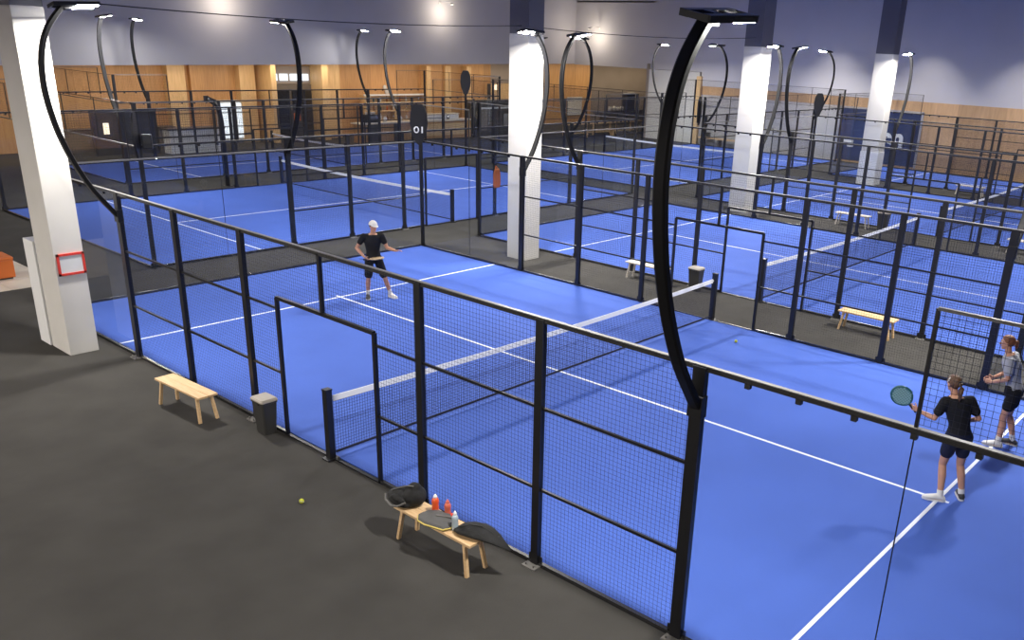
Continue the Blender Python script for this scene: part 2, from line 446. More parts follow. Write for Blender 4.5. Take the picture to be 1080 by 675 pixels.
def pane(L, H):
    k = ('g', round(L, 3), round(H, 3))
    if k in _cache: return _cache[k]
    b = B(); box(b, (0, L/2, H/2), (.012, L-.008, H)); _cache[k] = finish(b); _cache[k].materials.append(M['glass']); return _cache[k]

def post_mesh(H, w=.105, d=.07):
    k = ('p', H, w)
    if k in _cache: return _cache[k]
    b = B(); box(b, (0, 0, H/2), (d, w, H)); box(b, (0, 0, .006), (.17, .17, .012))
    box(b, (0, w/2+.02, .07), (.012, .05, .12)); box(b, (0, -w/2-.02, .07), (.012, .05, .12)); box(b, (0, 0, H+.006), (d+.012, w+.012, .012))
    _cache[k] = finish(b); _cache[k].materials.append(M['steel']); return _cache[k]

def foot_mesh():
    if 'f' in _cache: return _cache['f']
    b = B(); box(b, (-.07, 0, .01), (.13, .20, .02))
    for s in (-1, 1): cyl(b, (-.10, .06*s, .02), .012, .03, 8)
    _cache['f'] = finish(b); _cache['f'].materials.append(M['foot']); return _cache['f']

def court(origin, rz, W, L, which, door=True):
    """turf with lines (floor), cage and net; local u 0..W across, v 0..L along"""
    o3 = (*origin, 0)
    b = B(); box(b, (W/2, L/2, .008), (W, L, .016))
    fl = obj('floor_court', b, 'turf', None, loc=o3, rot=(0, 0, rz)); fl['kind'] = 'structure'
    sv = 6.95*L/20
    for v in (L/2-sv, L/2+sv):
        b = B(); box(b, (W/2, v, .018), (W-.02, .05, .005)); obj('service_line', b, 'line', fl)
    b = B(); box(b, (W/2, L/2, .0178), (.05, 2*sv+.3, .005)); obj('centre_line', b, 'line', fl)
    # cage ------------------------------------------------------------
    t = thing('padel_court_cage', 'black mesh and glass cage around the ' + which, 'court cage', o3, rz, 'padel court cages')
    k = L/20.0
    vs = [4*k, 6*k, 8*k, 12*k, 14*k, 16*k]; d0, d1 = 8.9*k, 11.15*k
    for side in (0, 1):
        u = -.06 if side == 0 else W+.06; sg = -1 if side == 0 else 1
        for v in vs:
            thick = v in (vs[0], vs[-1])
            p = link('post', post_mesh(3.0, .135 if thick else .105), None, t, (u, v, 0), (0, 0, 0 if side == 0 else PI))
            link('foot_plate', foot_mesh(), None, p)
        for v in (0, L): link('corner_post', post_mesh(4.0, .09), None, t, (u, v, 0))
        for v in (2*k, L-2*k): 
            b = B(); box(b, (u, v, 3.5), (.028, .028, 1.0)); obj('upper_post', b, 'steel', t)
        b = B(); bar(b, (u, 0, 3.0), (u, L, 3.0), .05, .045)
        for q in range(1, 8):
            for e in (0, 1):
                v = (q*.5*k) if e == 0 else L-q*.5*k
                box(b, (u-.0*sg, v, 2.955), (.05, .05, .05))
        tr = obj('top_rail', b, 'rail', t)
        b = B(); box(b, (u, L/2, 3.0265), (.05, L, .008)); obj('lit_rail_top', b, 'grey_rail', tr)  # lighter strip: lamp light on the rail's top face, put into the colour
        for v0, v1 in ((0, 2*k), (L-2*k, L)):
            b = B(); bar(b, (u, v0, 4.0), (u, v1, 4.0), .03, .025); obj('upper_rail', b, 'grey_rail', t)
            link('mesh_panel', wire_mesh(v1-v0, .94), None, t, (u, v0, 3.06))
        for z in (1.0, 2.0):
            for v0, v1 in ((vs[0], d0), (d1, vs[-1])):
                b = B(); bar(b, (u, v0, z), (u, v1, z), .03, .032); obj('mid_rail', b, 'steel', t)
        b = B(); bar(b, (u, 0, .03), (u, d0, .03), .05, .05); bar(b, (u, d1, .03), (u, L, .03), .05, .05); obj('bottom_rail', b, 'rail', t)
        b = B()
        for v in (d0, d1): box(b, (u, v, 1.08), (.05, .05, 2.16))
        bar(b, (u, d0, 2.16), (u, d1, 2.16), .05, .05); box(b, (u, (d0+d1)/2, 2.58), (.05, .05, .84)); bar(b, (u, d0, .012), (u, d1, .012), .05, .02)
        obj('door_frame', b, 'steel', t)
        for v0, v1, z0, z1 in ((vs[0], vs[1], 0, 3), (vs[1], vs[2], 0, 3), (vs[2], d0, 0, 3), (d1, vs[3], 0, 3), (vs[3], vs[4], 0, 3), (vs[4], vs[5], 0, 3),
                               (d0, L/2, 2.16, 3), (L/2, d1, 2.16, 3)):
            link('mesh_panel', wire_mesh(v1-v0, z1-z0), None, t, (u, v0, z0))
        for v0 in (0, 2*k, L-4*k, L-2*k): link('glass_pane', pane(2*k, 2.95), None, t, (u, v0, .03))
        for v in (2*k, L-2*k):
            b = B(); box(b, (u, v, 1.5), (.014, .008, 2.95)); obj('pane_seal', b, 'steel', t)
    for v in (-.06, L+.06):
        n_ = round(W/2)
        for i in range(n_): link('glass_pane', pane(W/n_, 2.95), None, t, (W/n_*(i+1), v, .03), (0, 0, R(90)))
        for i in range(1, n_):
            b = B(); box(b, (W/n_*i, v, 3.5), (.022, .022, 1.0)); obj('upper_post', b, 'steel', t)
        b = B(); bar(b, (0, v, 3.0), (W, v, 3.0), .04, .03); obj('back_rail', b, 'grey_rail', t)
        b = B(); bar(b, (0, v, 4.0), (W, v, 4.0), .02, .02); obj('upper_rail', b, 'rail', t)
        b = B(); bar(b, (0, v, .03), (W, v, .03), .05, .05); obj('bottom_rail', b, 'rail', t)
        link('mesh_panel', wire_mesh(W, .94), None, t, (W, v, 3.06), (0, 0, R(90)))
    # net -------------------------------------------------------------
    nt = thing('court_net', 'white-taped dark net of the ' + which, 'net', (*Matrix.Rotation(rz, 2) @ V((0, L/2)) + V(origin), .016) if False else (origin[0]-math.sin(rz)*L/2, origin[1]+math.cos(rz)*L/2, 0), rz, 'padel nets')
    for u in (-.09, W+.09):
        b = B(); box(b, (u, 0, .54), (.10, .10, 1.06)); box(b, (u, 0, .012), (.2, .16, .024)); box(b, (u, 0, 1.075), (.11, .11, .02))
        p = obj('net_post', b, 'steel', nt, bev=.004)
    def ht(u): s = (u-W/2)/(W/2); return .90+.06*s*s
    b = B(); N = 20
    for i in range(N):
        u0, u1 = W*i/N, W*(i+1)/N
        bar(b, (u0, 0, ht(u0)-.04), (u1, 0, ht(u1)-.04), .016, .085)
    for u in (-.05, W):
        bar(b, (u, 0, ht(0)-.04), (u+.05, 0, ht(0)-.04), .01, .03)
    obj('top_tape', b, 'tape', nt)
    b = B(); bar(b, (0, 0, .09), (W, 0, .09), .014, .035); obj('bottom_tape', b, 'net', nt)
    b = B(); p_ = .045; w = .0026
    def w4(a, c, s1, s2):
        q = [b.verts.new(e + s) for e in (V(a), V(c)) for s in (s1, s2, -s1, -s2)]
        for i in range(4):
            j = (i+1) % 4; b.faces.new((q[i], q[j], q[4+j], q[4+i]))
    for i in range(int(W/p_)+1):
        u = i*p_; w4((u, 0, .08), (u, 0, ht(u)-.04), V((w, 0, 0)), V((0, w, 0)))
    z = .10
    while z < .88:
        for i in range(8):
            u0, u1 = W*i/8, W*(i+1)/8
            w4((u0, 0, .09+(z-.09)*(ht(u0)-.04)/.86), (u1, 0, .09+(z-.09)*(ht(u1)-.04)/.86), V((0, w, 0)), V((0, 0, w)))
        z += p_
    me = bpy.data.meshes.new('m'); b.to_mesh(me); b.free(); link('net_mesh', me, 'net', nt)
    return t

W1 = 'nearest court with the three players'
court((0, 0), 0, 10, 20, W1)
court((12.4, 0), 0, 10, 20, 'second court, beyond the three players')
court((24.8, 0), 0, 10, 20, 'third court back on the right')
court((3.2, 32.3), R(-90), 10, 20, 'crosswise court behind the man in the cap')
court((8.4, 41.4), R(-90), 6, 20, 'narrow court before the oak lobby')
court((25.2, 32.5), R(-90), 10, 18.0, 'far court in the right corner')
court((37.3, 0), 0, 6, 20, 'narrow court along the oak right wall')

# ---------------------------------------------------------------- lamps on curved poles
PROF = [(0, 2.58), (-.12, 2.74), (-.40, 3.15), (-.62, 3.62), (-.77, 4.1), (-.85, 4.6), (-.85, 5.0), (-.79, 5.35), (-.66, 5.65), (-.46, 5.9), (-.38, 5.97)]
def smooth_prof():
    out = []
    P = [V((a, 0, z)) for a, z in PROF]
    for i in range(len(P)-1):
        p0, p1, p2, p3 = P[max(i-1, 0)], P[i], P[i+1], P[min(i+2, len(P)-1)]
        for s in range(5):
            q = s/5
            out.append(.5*((2*p1)+(-p0+p2)*q+(2*p0-5*p1+4*p2-p3)*q*q+(-p0+3*p1-3*p2+p3)*q**3))
    return out + [P[-1]]
def make_lamp():
    """local: -x is outward from the court, +x over the court; tilts towards +y"""
    t = thing('court_lamp', 'x', 'lamp')
    pts = smooth_prof(); b = B()
    rings = []
    for i, p in enumerate(pts):
        d = (pts[min(i+1, len(pts)-1)] - pts[max(i-1, 0)]).normalized()
        x = V((0, 1, 0)).cross(d)
        hx, hy = .035, .062
        rings.append([p + x*hx*a + V((0, hy*c, 0)) for a, c in ((-1, -.7), (-.7, -1), (.7, -1), (1, -.7), (1, .7), (.7, 1), (-.7, 1), (-1, .7))])
    loft(b, rings); obj('pole', b, 'pole', t)
    b = B(); box(b, (-.01, 0, 2.62), (.10, .16, .22)); obj('pole_clamp', b, 'steel', t, bev=.008)
    h = link('lamp_head', None, None, t, (-.22, 0, 5.98), (R(-20), R(4), 0)) if False else None
    mt = Matrix.Translation((-.22, 0, 5.99)) @ Matrix.Rotation(R(11), 4, 'X') @ Matrix.Rotation(R(-3), 4, 'Y')
    b = B()
    for s in (-1, 1):
        box(b, (0, .105*s, 0), (.70, .080, .055), m=mt)
        box(b, (.34*s, 0, 0), (.03, .26, .05), m=mt)
    box(b, (-.10, 0, .0), (.09, .24, .05), m=mt); box(b, (.12, 0, 0), (.05, .24, .03), m=mt); box(b, (-.12, 0, -.02), (.11, .11, .10), m=mt)
    hd = obj('lamp_head', b, 'steel', t)
    for s in (-1, 1):
        b = B()
        vs = [b.verts.new(mt @ V((x, .105*s+y, -.030))) for x, y in ((.0, -.035), (.0, .035), (.32, .035), (.32, -.035))]
        b.faces.new(vs); me = bpy.data.meshes.new('m'); b.to_mesh(me); b.free()
        link('led_strip', me, 'led', hd)
    return t
proto = make_lamp()
lamps = [  # x, y, outward direction angle of local -x expressed as rz, mirror of tilt
    (-.06, 4, 0, 1, 'tall curved black lamp nearest of all, rising beside the near glass'),
    (-.06, 16, 0, -1, 'curved black lamp bowing in front of the white pillar at left'),
    (10.06, 16, PI, -1, 'curved black lamp bowing right, beside the white pillar behind the man in the cap'),
    (10.06, 4, PI, 1, 'curved lamp on the far side of the nearest court, near the woman in grey'),
    (12.34, 16, 0, -1, 'curved lamp bowing left, on the near side of the second court'),
    (12.34, 4, 0, 1, 'curved lamp on the near side of the second court, toward the right edge'),
    (22.46, 16, PI, -1, 'curved lamp bowing right, on the far side of the second court'),
    (22.46, 4, PI, 1, 'curved lamp on the far side of the second court, toward the right edge'),
    (24.74, 16, 0, -1, 'curved lamp bowing left, on the near side of the third court'),
    (24.74, 4, 0, 1, 'curved lamp on the near side of the third court, toward the right edge'),
    (34.86, 16, PI, -1, 'slim lamp on the far side of the third court, right of the furthest pillar'),
    (34.86, 4, PI, 1, 'lamp on the far side of the third court, toward the right edge'),
    (7.2, 22.24, R(90), -1, 'curved lamp on the near left side of the crosswise court behind the cap wearer'),
    (19.2, 22.24, R(90), 1, 'curved lamp on the near right side of the crosswise court, right of the second pillar'),
    (7.2, 32.36, R(-90), 1, 'slim lamp at upper left on the far side of the crosswise court'),
    (19.2, 32.36, R(-90), -1, 'slim lamp at the right end of the crosswise court, before the oak lobby'),
    (12.4, 41.46, R(-90), -1, 'lit slim lamp at upper left, right of the slimmer unlit one'),
    (24.4, 41.46, R(-90), -1, 'slim lamp closest to the oak lobby, above the back bar'),
    (28.8, 22.44, R(90), -1, 'curved lamp behind the nearest tall pole, on the far right corner court'),
    (39.6, 22.44, R(90), 1, 'curved lamp bowing right beside a dark hanging board, left of the furthest pillar'),
    (28.8, 32.56, R(-90), 1, 'slim lamp on the lobby side of the far corner court, left part'),
    (39.6, 32.56, R(-90), -1, 'thin straight-looking lamp left of the nearest tall pole top'),
]
_mirror = None
def mirrored(pr):
    c = dup(pr)
    for o in [c] + list(c.children_recursive):
        if o.data:
            me = o.data.copy()
            for v in me.vertices: v.co.y = -v.co.y
            me.flip_normals(); o.data = me
    return c
protoB = mirrored(proto)
first = {1: True, -1: True}
for x, y, rz, s, lab in lamps:
    src = proto if s == 1 else protoB
    # tilt is defined along local +y; rotating by 180 degrees flips it
    s2 = s
    if abs(abs(rz)-PI) < .01: s2 = -s
    src = proto if s2 == 1 else protoB
    o = src if first[s2] else dup(src); first[s2] = False
    o.location = (x, y, 0); o.rotation_euler = (0, 0, rz); tag(o, lab, 'lamp', 'court lamps')
    if y > 41:                                   # the two lamps by the lobby burn dimmed
        for c in o.children_recursive:
            if c.name.startswith('led_strip'): c.data = c.data.copy(); c.data.materials[0] = M['led_dim']

# overhead cables
def cable(a, c, sag, label):
    b = B(); a, c = V(a), V(c)
    tube(b, [a.lerp(c, q/24) - V((0, 0, sag*4*(q/24)*(1-q/24))) for q in range(25)], .011, 6)
    tag(obj('power_cable', b, 'cable', None, True), label, 'cable', 'overhead cables')
cable((-.25, 16, 6.04), (10.98, 17.0, 6.14), .12, 'thin dark cable strung from the leftmost lamp to the second pillar')
cable((11.6, 17.0, 6.12), (23.2, 17.1, 6.25), .12, 'thin dark cable strung from the second pillar to the third')

# ---------------------------------------------------------------- hanging court boards (dark leaf-shaped signs)
def leaf(w, h):
    pr = [(0, -.5), (.16, -.42), (.34, -.15), (.40, .05), (.36, .30), (.26, .44), (.18, .5)]
    pts = [(x*w, z*h) for x, z in pr] + [(-x*w, z*h) for x, z in pr[::-1][:-1]]
    pts = pts[:len(pr)] + [(-x*w, z*h) for x, z in pr[::-1] if x > 0]
    return pts
def board(x, y, z, ang, label, w=.62, h=1.12, mark=True):
    t = thing('court_board', label, 'sign', (x, y, z), ang, 'dark leaf-shaped court boards')
    b = B(); P = leaf(w, h)
    loft(b, [[V((a, -.02, c)) for a, c in P], [V((a, .02, c)) for a, c in P]]); obj('panel', b, 'steel', t)
    b = B(); box(b, (0, .05, 0), (.05, .06, .9)); box(b, (0, .05, .3), (.16, .07, .05)); obj('bracket', b, 'steel', t)
    if mark:
        b = B(); tube(b, [V((-.07+.06*math.cos(2*PI*k/16), -.024, -.13+.075*math.sin(2*PI*k/16))) for k in range(16)], .020, 6, True); obj('numeral', b, 'white', t)
        b = B(); box(b, (.09, -.024, -.13), (.04, .012, .17)); obj('numeral', b, 'white', t)
    return t
board(9.93, 19.9, 3.46, R(-45), 'dark leaf-shaped board with a white number on the back corner post of the nearest court')
board(12.3, 20.2, 3.55, R(52), 'dark leaf-shaped board seen edge-on just left of the second pillar', mark=False)
board(23.05, 32.2, 3.85, R(-45), 'dark leaf-shaped board against the taupe lobby wall, left of the second pillar', mark=False)
board(22.36, 19.9, 3.45, R(-45), 'dark leaf-shaped board left of the nearest tall pole', mark=False)
board(24.7, 20.2, 3.45, R(52), 'dark leaf-shaped board seen edge-on just right of the nearest tall pole', mark=False)
board(34.76, 19.9, 3.5, R(-45), 'dark leaf-shaped board between the third and the furthest pillar', mark=False)
board(3.1, 22.1, 3.25, R(52), 'dark leaf-shaped board seen edge-on at upper left, beside a squarer dark board', mark=False)
t = thing('speaker_box', 'small dark speaker on the corner post at upper left', 'speaker', (3.36, 22.12, 3.12), R(-30))
b = B(); box(b, (0, 0, 0), (.22, .2, .34)); obj('cabinet', b, 'steel', t, bev=.03)
b = B(); box(b, (0, -.105, 0), (.17, .02, .28)); obj('grille', b, 'bin', t)
t = thing('bent_pole', 'dark hooked pole standing before the bright glazed door', 'pole', (11.2, 33.0, 0))
b = B(); tube(b, [(0, 0, 0), (0, 0, 2.4), (-.06, .02, 2.9), (-.2, .06, 3.15), (-.42, .12, 3.28)], [.085, .085, .10, .12, .09], 10); obj('tube', b, 'steel', t, True)
b = B(); box(b, (-.46, .13, 3.28), (.14, .14, .2)); obj('head', b, 'steel', t, bev=.02)
b = B(); box(b, (0, 0, .01), (.3, .3, .02)); obj('base', b, 'steel', t)
# orange bib hung on a fence post
t = thing('orange_bib', 'orange training bib hung on a fence post left of the second pillar', 'bib', (15.2, 22.16, 0))
b = B(); loft(b, [[V((x*w, y, z)) for x, y in ((-.16, -.05), (.16, -.05), (.16, .0), (-.16, 0))] for w, z in ((.8, .98), (1.0, 1.1), (1.0, 1.35), (.9, 1.5), (.55, 1.62))]); obj('cloth', b, 'orange', t, bev=.015)
b = B(); tube(b, [(-.08, -.03, 1.6), (0, .03, 1.72), (.08, -.03, 1.6)], .018, 8); obj('strap', b, 'orange', t)

# ---------------------------------------------------------------- benches and bins
def bench(x, y, rz, label, m='wood_bench', Lb=1.28):
    t = thing('wooden_bench', label, 'bench', (x, y, 0), rz, 'courtside benches')
    b = B()
    for s in (-1, 1): box(b, (.082*s, 0, .425), (.158, Lb, .034))
    obj('seat', b, m, t, bev=.005)
    b = B()
    for s in (-1, 1): box(b, (0, s*(Lb/2-.12), .388), (.27, .05, .04))
    obj('batten', b, m, t)
    for sx in (-1, 1):
        for sy in (-1, 1):
            b = B(); bar(b, (.115*sx, sy*(Lb/2-.13), .41), (.145*sx, sy*(Lb/2-.06), 0), .04, .045, (1, 0, 0)); obj('leg', b, m, t, bev=.004)
    return t
bench(-.66, 13.02, R(3), 'pale wooden bench standing empty by the mesh, left of the dark bin')
bench(-.66, 6.98, 0, 'pale wooden bench loaded with bags and bottles', Lb=1.34)
bench(11.8, 7.05, 0, 'wooden bench in the aisle beyond the nearest court, on the right')
bench(11.85, 13.1, 0, 'pale bench in the aisle left of a lidded bin, beyond the net', 'pale_bench')
bench(24.15, 12.9, 0, 'pale bench beside a brown bin between the second and third courts', 'pale_bench')
bench(24.1, 6.9, 0, 'pale bench cut by the right edge of the photo', 'pale_bench')
bench(36.3, 12.6, 0, 'pale bench far back on the right, before the narrow court', 'pale_bench')
def bin_(x, y, label, m='bin', s=1):
    t = thing('waste_bin', label, 'bin', (x, y, 0), 0, 'courtside bins')
    b = B()
    def rr(w, d, z, r=.03):
        pts = []
        for cx, cy, a0 in ((w/2-r, d/2-r, 0), (-w/2+r, d/2-r, 90), (-w/2+r, -d/2+r, 180), (w/2-r, -d/2+r, 270)):
            for q in range(5): pts.append(V((cx+r*math.cos(R(a0+22.5*q)), cy+r*math.sin(R(a0+22.5*q)), z)))
        return pts
    loft(b, [rr(.20*s, .25*s, 0), rr(.255*s, .31*s, .50*s), rr(.27*s, .325*s, .505*s), rr(.27*s, .325*s, .53*s)]); obj('body', b, m, t)
    b = B(); loft(b, [rr(.285*s, .335*s, .53*s), rr(.285*s, .335*s, .55*s), rr(.25*s, .30*s, .575*s), rr(.12*s, .16*s, .585*s)]); obj('lid', b, 'bin_lid', t)
    b = B(); box(b, (-.135*s, 0, .5*s), (.02, .12*s, .03)); obj('handle', b, m, t)
    return t
bin_(-.22, 11.47, 'dark lidded bin beside the open court gate in the foreground')
bin_(12.02, 11.72, 'dark lidded bin in the aisle beyond the far net post', s=1.05)
bin_(24.1, 11.75, 'brown bin at the end of the pale bench between far courts', s=1.2)

# ball on the carpet
b = B(); ell(b, (0, 0, 0), (.033, .033, .033)); o = obj('padel_ball', b, 'ball', None, True, loc=(-1.12, 9.17, .033)); tag(o, 'yellow ball lying alone on the dark carpet', 'ball')
b = B(); tube(b, [V((.0335*math.cos(t_)*math.cos(.45*math.sin(2*t_)), .0335*math.sin(t_)*math.cos(.45*math.sin(2*t_)), .0335*math.sin(.45*math.sin(2*t_)))) for t_ in [2*PI*k/40 for k in range(40)]], .0016, 5, True); obj('seam', b, 'white', o)
b = B(); ell(b, (0, 0, 0), (.033, .033, .033), seg=14); o = obj('padel_ball', b, 'ball', None, True, loc=(9.0, 8.7, .05)); tag(o, 'pale ball lying on blue turf just past the far end of the near net', 'ball')

# things on the loaded bench (seat top z .442)
ZB = .443
t = thing('sports_bag', 'bulky black sports bag at the left end of the loaded bench', 'bag', (-.66, 7.52, ZB))
b = B(); ell(b, (.02, -.06, .13), (.15, .13, .13)); ell(b, (.03, -.05, .20), (.09, .10, .10)); ell(b, (0, .08, .10), (.16, .16, .10)); ell(b, (-.02, .20, .075), (.13, .14, .07)); capsule(b, (.03, -.08, .25), (-.02, .33, .055), .055, .035); ell(b, (-.10, .08, .06), (.09, .20, .06))
link('body', remesh(b, .012, 4), 'bag', t)
b = B(); tube(b, [(-.03, -.10, .292), (-.04, .0, .268), (-.055, .1, .218), (-.07, .2, .162), (-.07, .3, .105)], .010, 8, flat=.6); obj('zip', b, 'bag_trim', t)
b = B(); tube(b, [(-.16, -.10, .12), (-.20, -.02, .06), (-.21, .10, .02), (-.17, .26, .03), (-.11, .34, .06)], .014, 8); obj('strap', b, 'bag_trim', t)
b = B(); ell(b, (-.135, .06, .10), (.05, .13, .055)); obj('pocket', b, 'bag', t, True)
def bottle(x, y, label, m, h, r, cap='bottle_cap', tilt=0, z=ZB):
    t = thing('water_bottle', label, 'bottle', (x, y, z), 0, 'drink bottles on the loaded bench')
    b = B(); lathe(b, [(r*.8, 0), (r, .012), (r, h*.30), (r*.90, h*.42), (r, h*.55), (r, h*.68), (r*.75, h*.78), (r*.5, h*.82)]); obj('body', b, m, t, True)
    b = B(); lathe(b, [(r*.55, h*.80), (r*.55, h*.9), (r*.3, h*.92), (r*.25, h)]); obj('cap', b, cap, t, True)
    return t
bottle(-.57, 7.17, 'bright orange bottle with a pale cap, nearest the black bag on the bench', 'bottle_orange', .235, .044)
bottle(-.545, 6.98, 'faded orange bottle between the brighter one and the clear one', 'bottle_pink', .225, .04, 'bottle_pink')
bottle(-.695, 6.685, 'cloudy clear water bottle at the front edge of the loaded bench', 'water', .25, .038)
t = thing('red_towel', 'small crumpled red cloth behind the clear bottle', 'cloth', (-.55, 6.87, ZB))
b = B(); ell(b, (0, 0, .035), (.05, .06, .04)); ell(b, (.02, .05, .03), (.04, .05, .03)); ell(b, (-.02, -.04, .03), (.04, .04, .03)); link('cloth', remesh(b, .01, 3), 'red', t)
t = thing('racket_cover', 'grey fabric racket cover with yellow piping across the bench middle', 'racket cover', (-.71, 6.98, ZB), R(12))
P = [(-.17, -.30), (-.15, .10), (-.10, .20), (.02, .24), (.14, .16), (.17, .02), (.15, -.15), (.08, -.24)]
P = [(-.16, -.20), (-.17, .05), (-.14, .17), (-.04, .24), (.09, .20), (.16, .08), (.15, -.10), (.05, -.22), (-.08, -.25)]
b = B(); loft(b, [[V((x*s, y*s, z)) for x, y in P] for s, z in ((.96, .004), (1, .015), (1, .045), (.9, .065), (.5, .078))]); obj('body', b, 'cover', t, bev=.006)
b = B(); tube(b, [V((x*1.01, y*1.01, .03)) for x, y in P], .010, 8, True); obj('piping', b, 'yellow', t)
b = B(); box(b, (.03, -.08, .082), (.03, .2, .01), .3); obj('handle_loop', b, 'bag_trim', t)
t = thing('drawstring_bag', 'flat black drawstring bag slumping off the right end of the loaded bench', 'bag', (-.62, 6.5, ZB))
b = B()
path = [((.0, .16), .030, .13), ((.0, .06), .05, .16), ((.03, -.06), .055, .17), ((.05, -.18), .045, .155), ((.08, -.30), .030, .11), ((.12, -.42), .016, .05), ((.15, -.49), .01, .018)]
zz = [.03, .05, .055, .05, .02, -.04, -.08]
loft(b, [ring((p[0], p[1], z), (w, 0, 0), (0, 0, hh), 16) for ((p), hh, w), z in zip(path, zz)]); obj('body', b, 'bag', t, True)
b = B(); tube(b, [(-.1, .1, .09), (-.02, .0, .125), (.06, -.1, .115), (.10, -.25, .07), (.15, -.46, -.06)], .007, 6); obj('cord', b, 'grip', t)
b = B(); tube(b, [(.12, .04, .08), (.19, -.04, .03), (.17, -.2, .05), (.13, -.32, .03)], .008, 6); obj('strap', b, 'bag_trim', t)

# ---------------------------------------------------------------- lobby furniture
t = thing('bar_counter', 'long oak bar counter with a pale top in the lobby', 'counter', (28.9, 43.0, 0))
b = B(); box(b, (0, 0, .52), (8.4, .7, 1.04)); obj('body', b, 'wood_wall', t)
b = B(); box(b, (0, -.05, 1.07), (8.7, .9, .07)); obj('top', b, 'counter_top', t)
b = B(); box(b, (-3.3, -.37, .52), (.9, .06, 1.0)); obj('front_panel', b, 'dark_unit', t)
b = B(); box(b, (-1.7, -.37, .52), (.35, .06, 1.0)); obj('front_panel', b, 'dark_unit', t)
b = B(); box(b, (1.5, -.37, .55), (4.4, .05, .7)); obj('front_panel', b, 'wood_light', t)
t = thing('back_bar_shelf', 'lit back bar shelving full of small items behind the bar counter', 'shelf', (29.6, 45.9, 0))
b = B()
for x in (-2.3, 0, 2.3): box(b, (x, 0, 1.35), (.08, .5, 2.1))
for z in (.9, 1.45, 1.95, 2.38): box(b, (0, 0, z), (4.7, .5, .06))
box(b, (0, .22, 1.3), (4.6, .04, 2.1)); obj('shelves', b, 'wood_light', t)
b = B(); box(b, (0, -.26, 2.40), (4.8, .05, .10)); obj('top_edge', b, 'white', t)
rnd = random.Random(3)
def small_bottle(x, y, z, h, r, m, label):
    b = B(); lathe(b, [(r, 0), (r, h*.6), (r*.4, h*.75), (r*.4, h)], n=10)
    return tag(obj('bottle', b, m, None, True, loc=(x, y, z)), label, 'bottle', 'bottles on the back bar')
cols = ['bottle_green', 'bottle_amber', 'white', 'orange', 'crema', 'bottle_amber', 'white', 'racket_teal']
names = {'bottle_green': 'dark green', 'bottle_amber': 'amber', 'white': 'white', 'orange': 'orange', 'crema': 'steel grey', 'racket_teal': 'teal'}
for r_, z in enumerate((.935, 1.485, 1.985)):
    for i in range(9):
        m_ = cols[(i*3+r_*2) % 8]
        small_bottle(27.55+.5*i, 45.82, z, .26+.1*((i*7+r_) % 3)/2, .055, m_, f'small {names[m_]} bottle on the ' + ('lowest', 'middle', 'upper')[r_] + ' shelf behind the bar')
t = thing('coffee_machine', 'dark coffee machine with pale cups at the left end of the bar', 'machine', (25.6, 43.0, 1.105))
b = B(); box(b, (0, 0, .22), (.8, .5, .44)); obj('body', b, 'steel', t, bev=.02)
b = B(); box(b, (.05, -.26, .28), (.6, .06, .16)); obj('panel', b, 'crema', t)
for i in range(4):
    b = B(); lathe(b, [(.05, 0), (.07, .13)], (-.28+.18*i, -.05, .44), 10); obj('cup', b, 'white', t)
for x, m_, lab in ((26.6, 'white', 'small white canister on the bar right of the coffee machine'), (27.7, 'white', 'round white jar on the bar, further right of the coffee machine'), (31.4, 'crema', 'steel till on the right end of the bar')):
    t = thing('canister', lab, 'canister', (x, 42.9, 1.105))
    b = B(); lathe(b, [(.10, 0), (.12, .04), (.12, .22), (.08, .26)], n=14); obj('body', b, m_, t, True)
    b = B(); lathe(b, [(.085, .26), (.085, .29), (.02, .31)], n=14); obj('lid', b, m_, t, True)
t = thing('cake_display', 'white low display case on the bar counter', 'display', (30.9, 43.1, 1.105))
b = B(); box(b, (0, 0, .14), (2.8, .45, .28)); obj('case', b, 'white', t, bev=.02)
b = B(); box(b, (0, 0, .32), (2.9, .5, .05)); obj('top', b, 'counter_top', t)
# shop display
t = thing('shop_display', 'dark glazed shop display with white top edge, right of the bar', 'display', (36.2, 43.0, 0))
b = B(); box(b, (0, 0, 1.1), (5.6, .7, 2.2)); obj('body', b, 'dark_unit', t)
b = B(); box(b, (.2, -.37, 1.72), (5.3, .06, .10)); obj('top_edge', b, 'white', t)
for i in range(6):
    b = B(); box(b, (-2.5+1.0*i, -.37, 1.0), (.08, .05, 1.5)); obj('post', b, 'crema', t)
for i in (0, 3, 4):
    b = B(); box(b, (-2.0+1.0*i, -.36, 1.0), (.7, .03, 1.3)); obj('glass_panel', b, 'mid_unit', t)
for i, m_ in ((1, 'dark_unit'), (2, 'crema'), (4, 'grey_cloth')):
    b = B(); box(b, (-2.0+1.0*i, -.40, .9), (.45, .05, .9)); obj('garment', b, m_, t, bev=.02)
# left lobby furniture
t = thing('dark_partition', 'dark glossy partition at far left of the lobby', 'partition', (12.4, 44.2, 0))
b = B(); box(b, (0, 0, 1.0), (3.0, .2, 2.0)); obj('panel', b, 'dark_unit', t)
b = B(); box(b, (-1.45, -.12, 1.0), (.08, .06, 2.0)); box(b, (0, -.12, 1.97), (3, .06, .06)); obj('frame', b, 'steel', t)
b = B(); box(b, (-.9, -.13, 1.2), (.25, .03, .5)); obj('lit_panel', b, 'warm_lit', t)
t = thing('reception_desk', 'white reception desk with a dark top in the left lobby', 'desk', (15.2, 43.4, 0))
b = B(); box(b, (0, 0, .55), (2.5, .7, 1.1)); obj('body', b, 'white', t)
b = B(); box(b, (.1, 0, 1.14), (2.9, .85, .07)); obj('top', b, 'dark_unit', t)
b = B(); box(b, (0, -.36, .5), (1.9, .03, .5)); obj('front_panel', b, 'paper', t)
t = thing('low_cabinet', 'long brown grey cabinet running under the lobby wall', 'cabinet', (12.6, 45.8, 0))
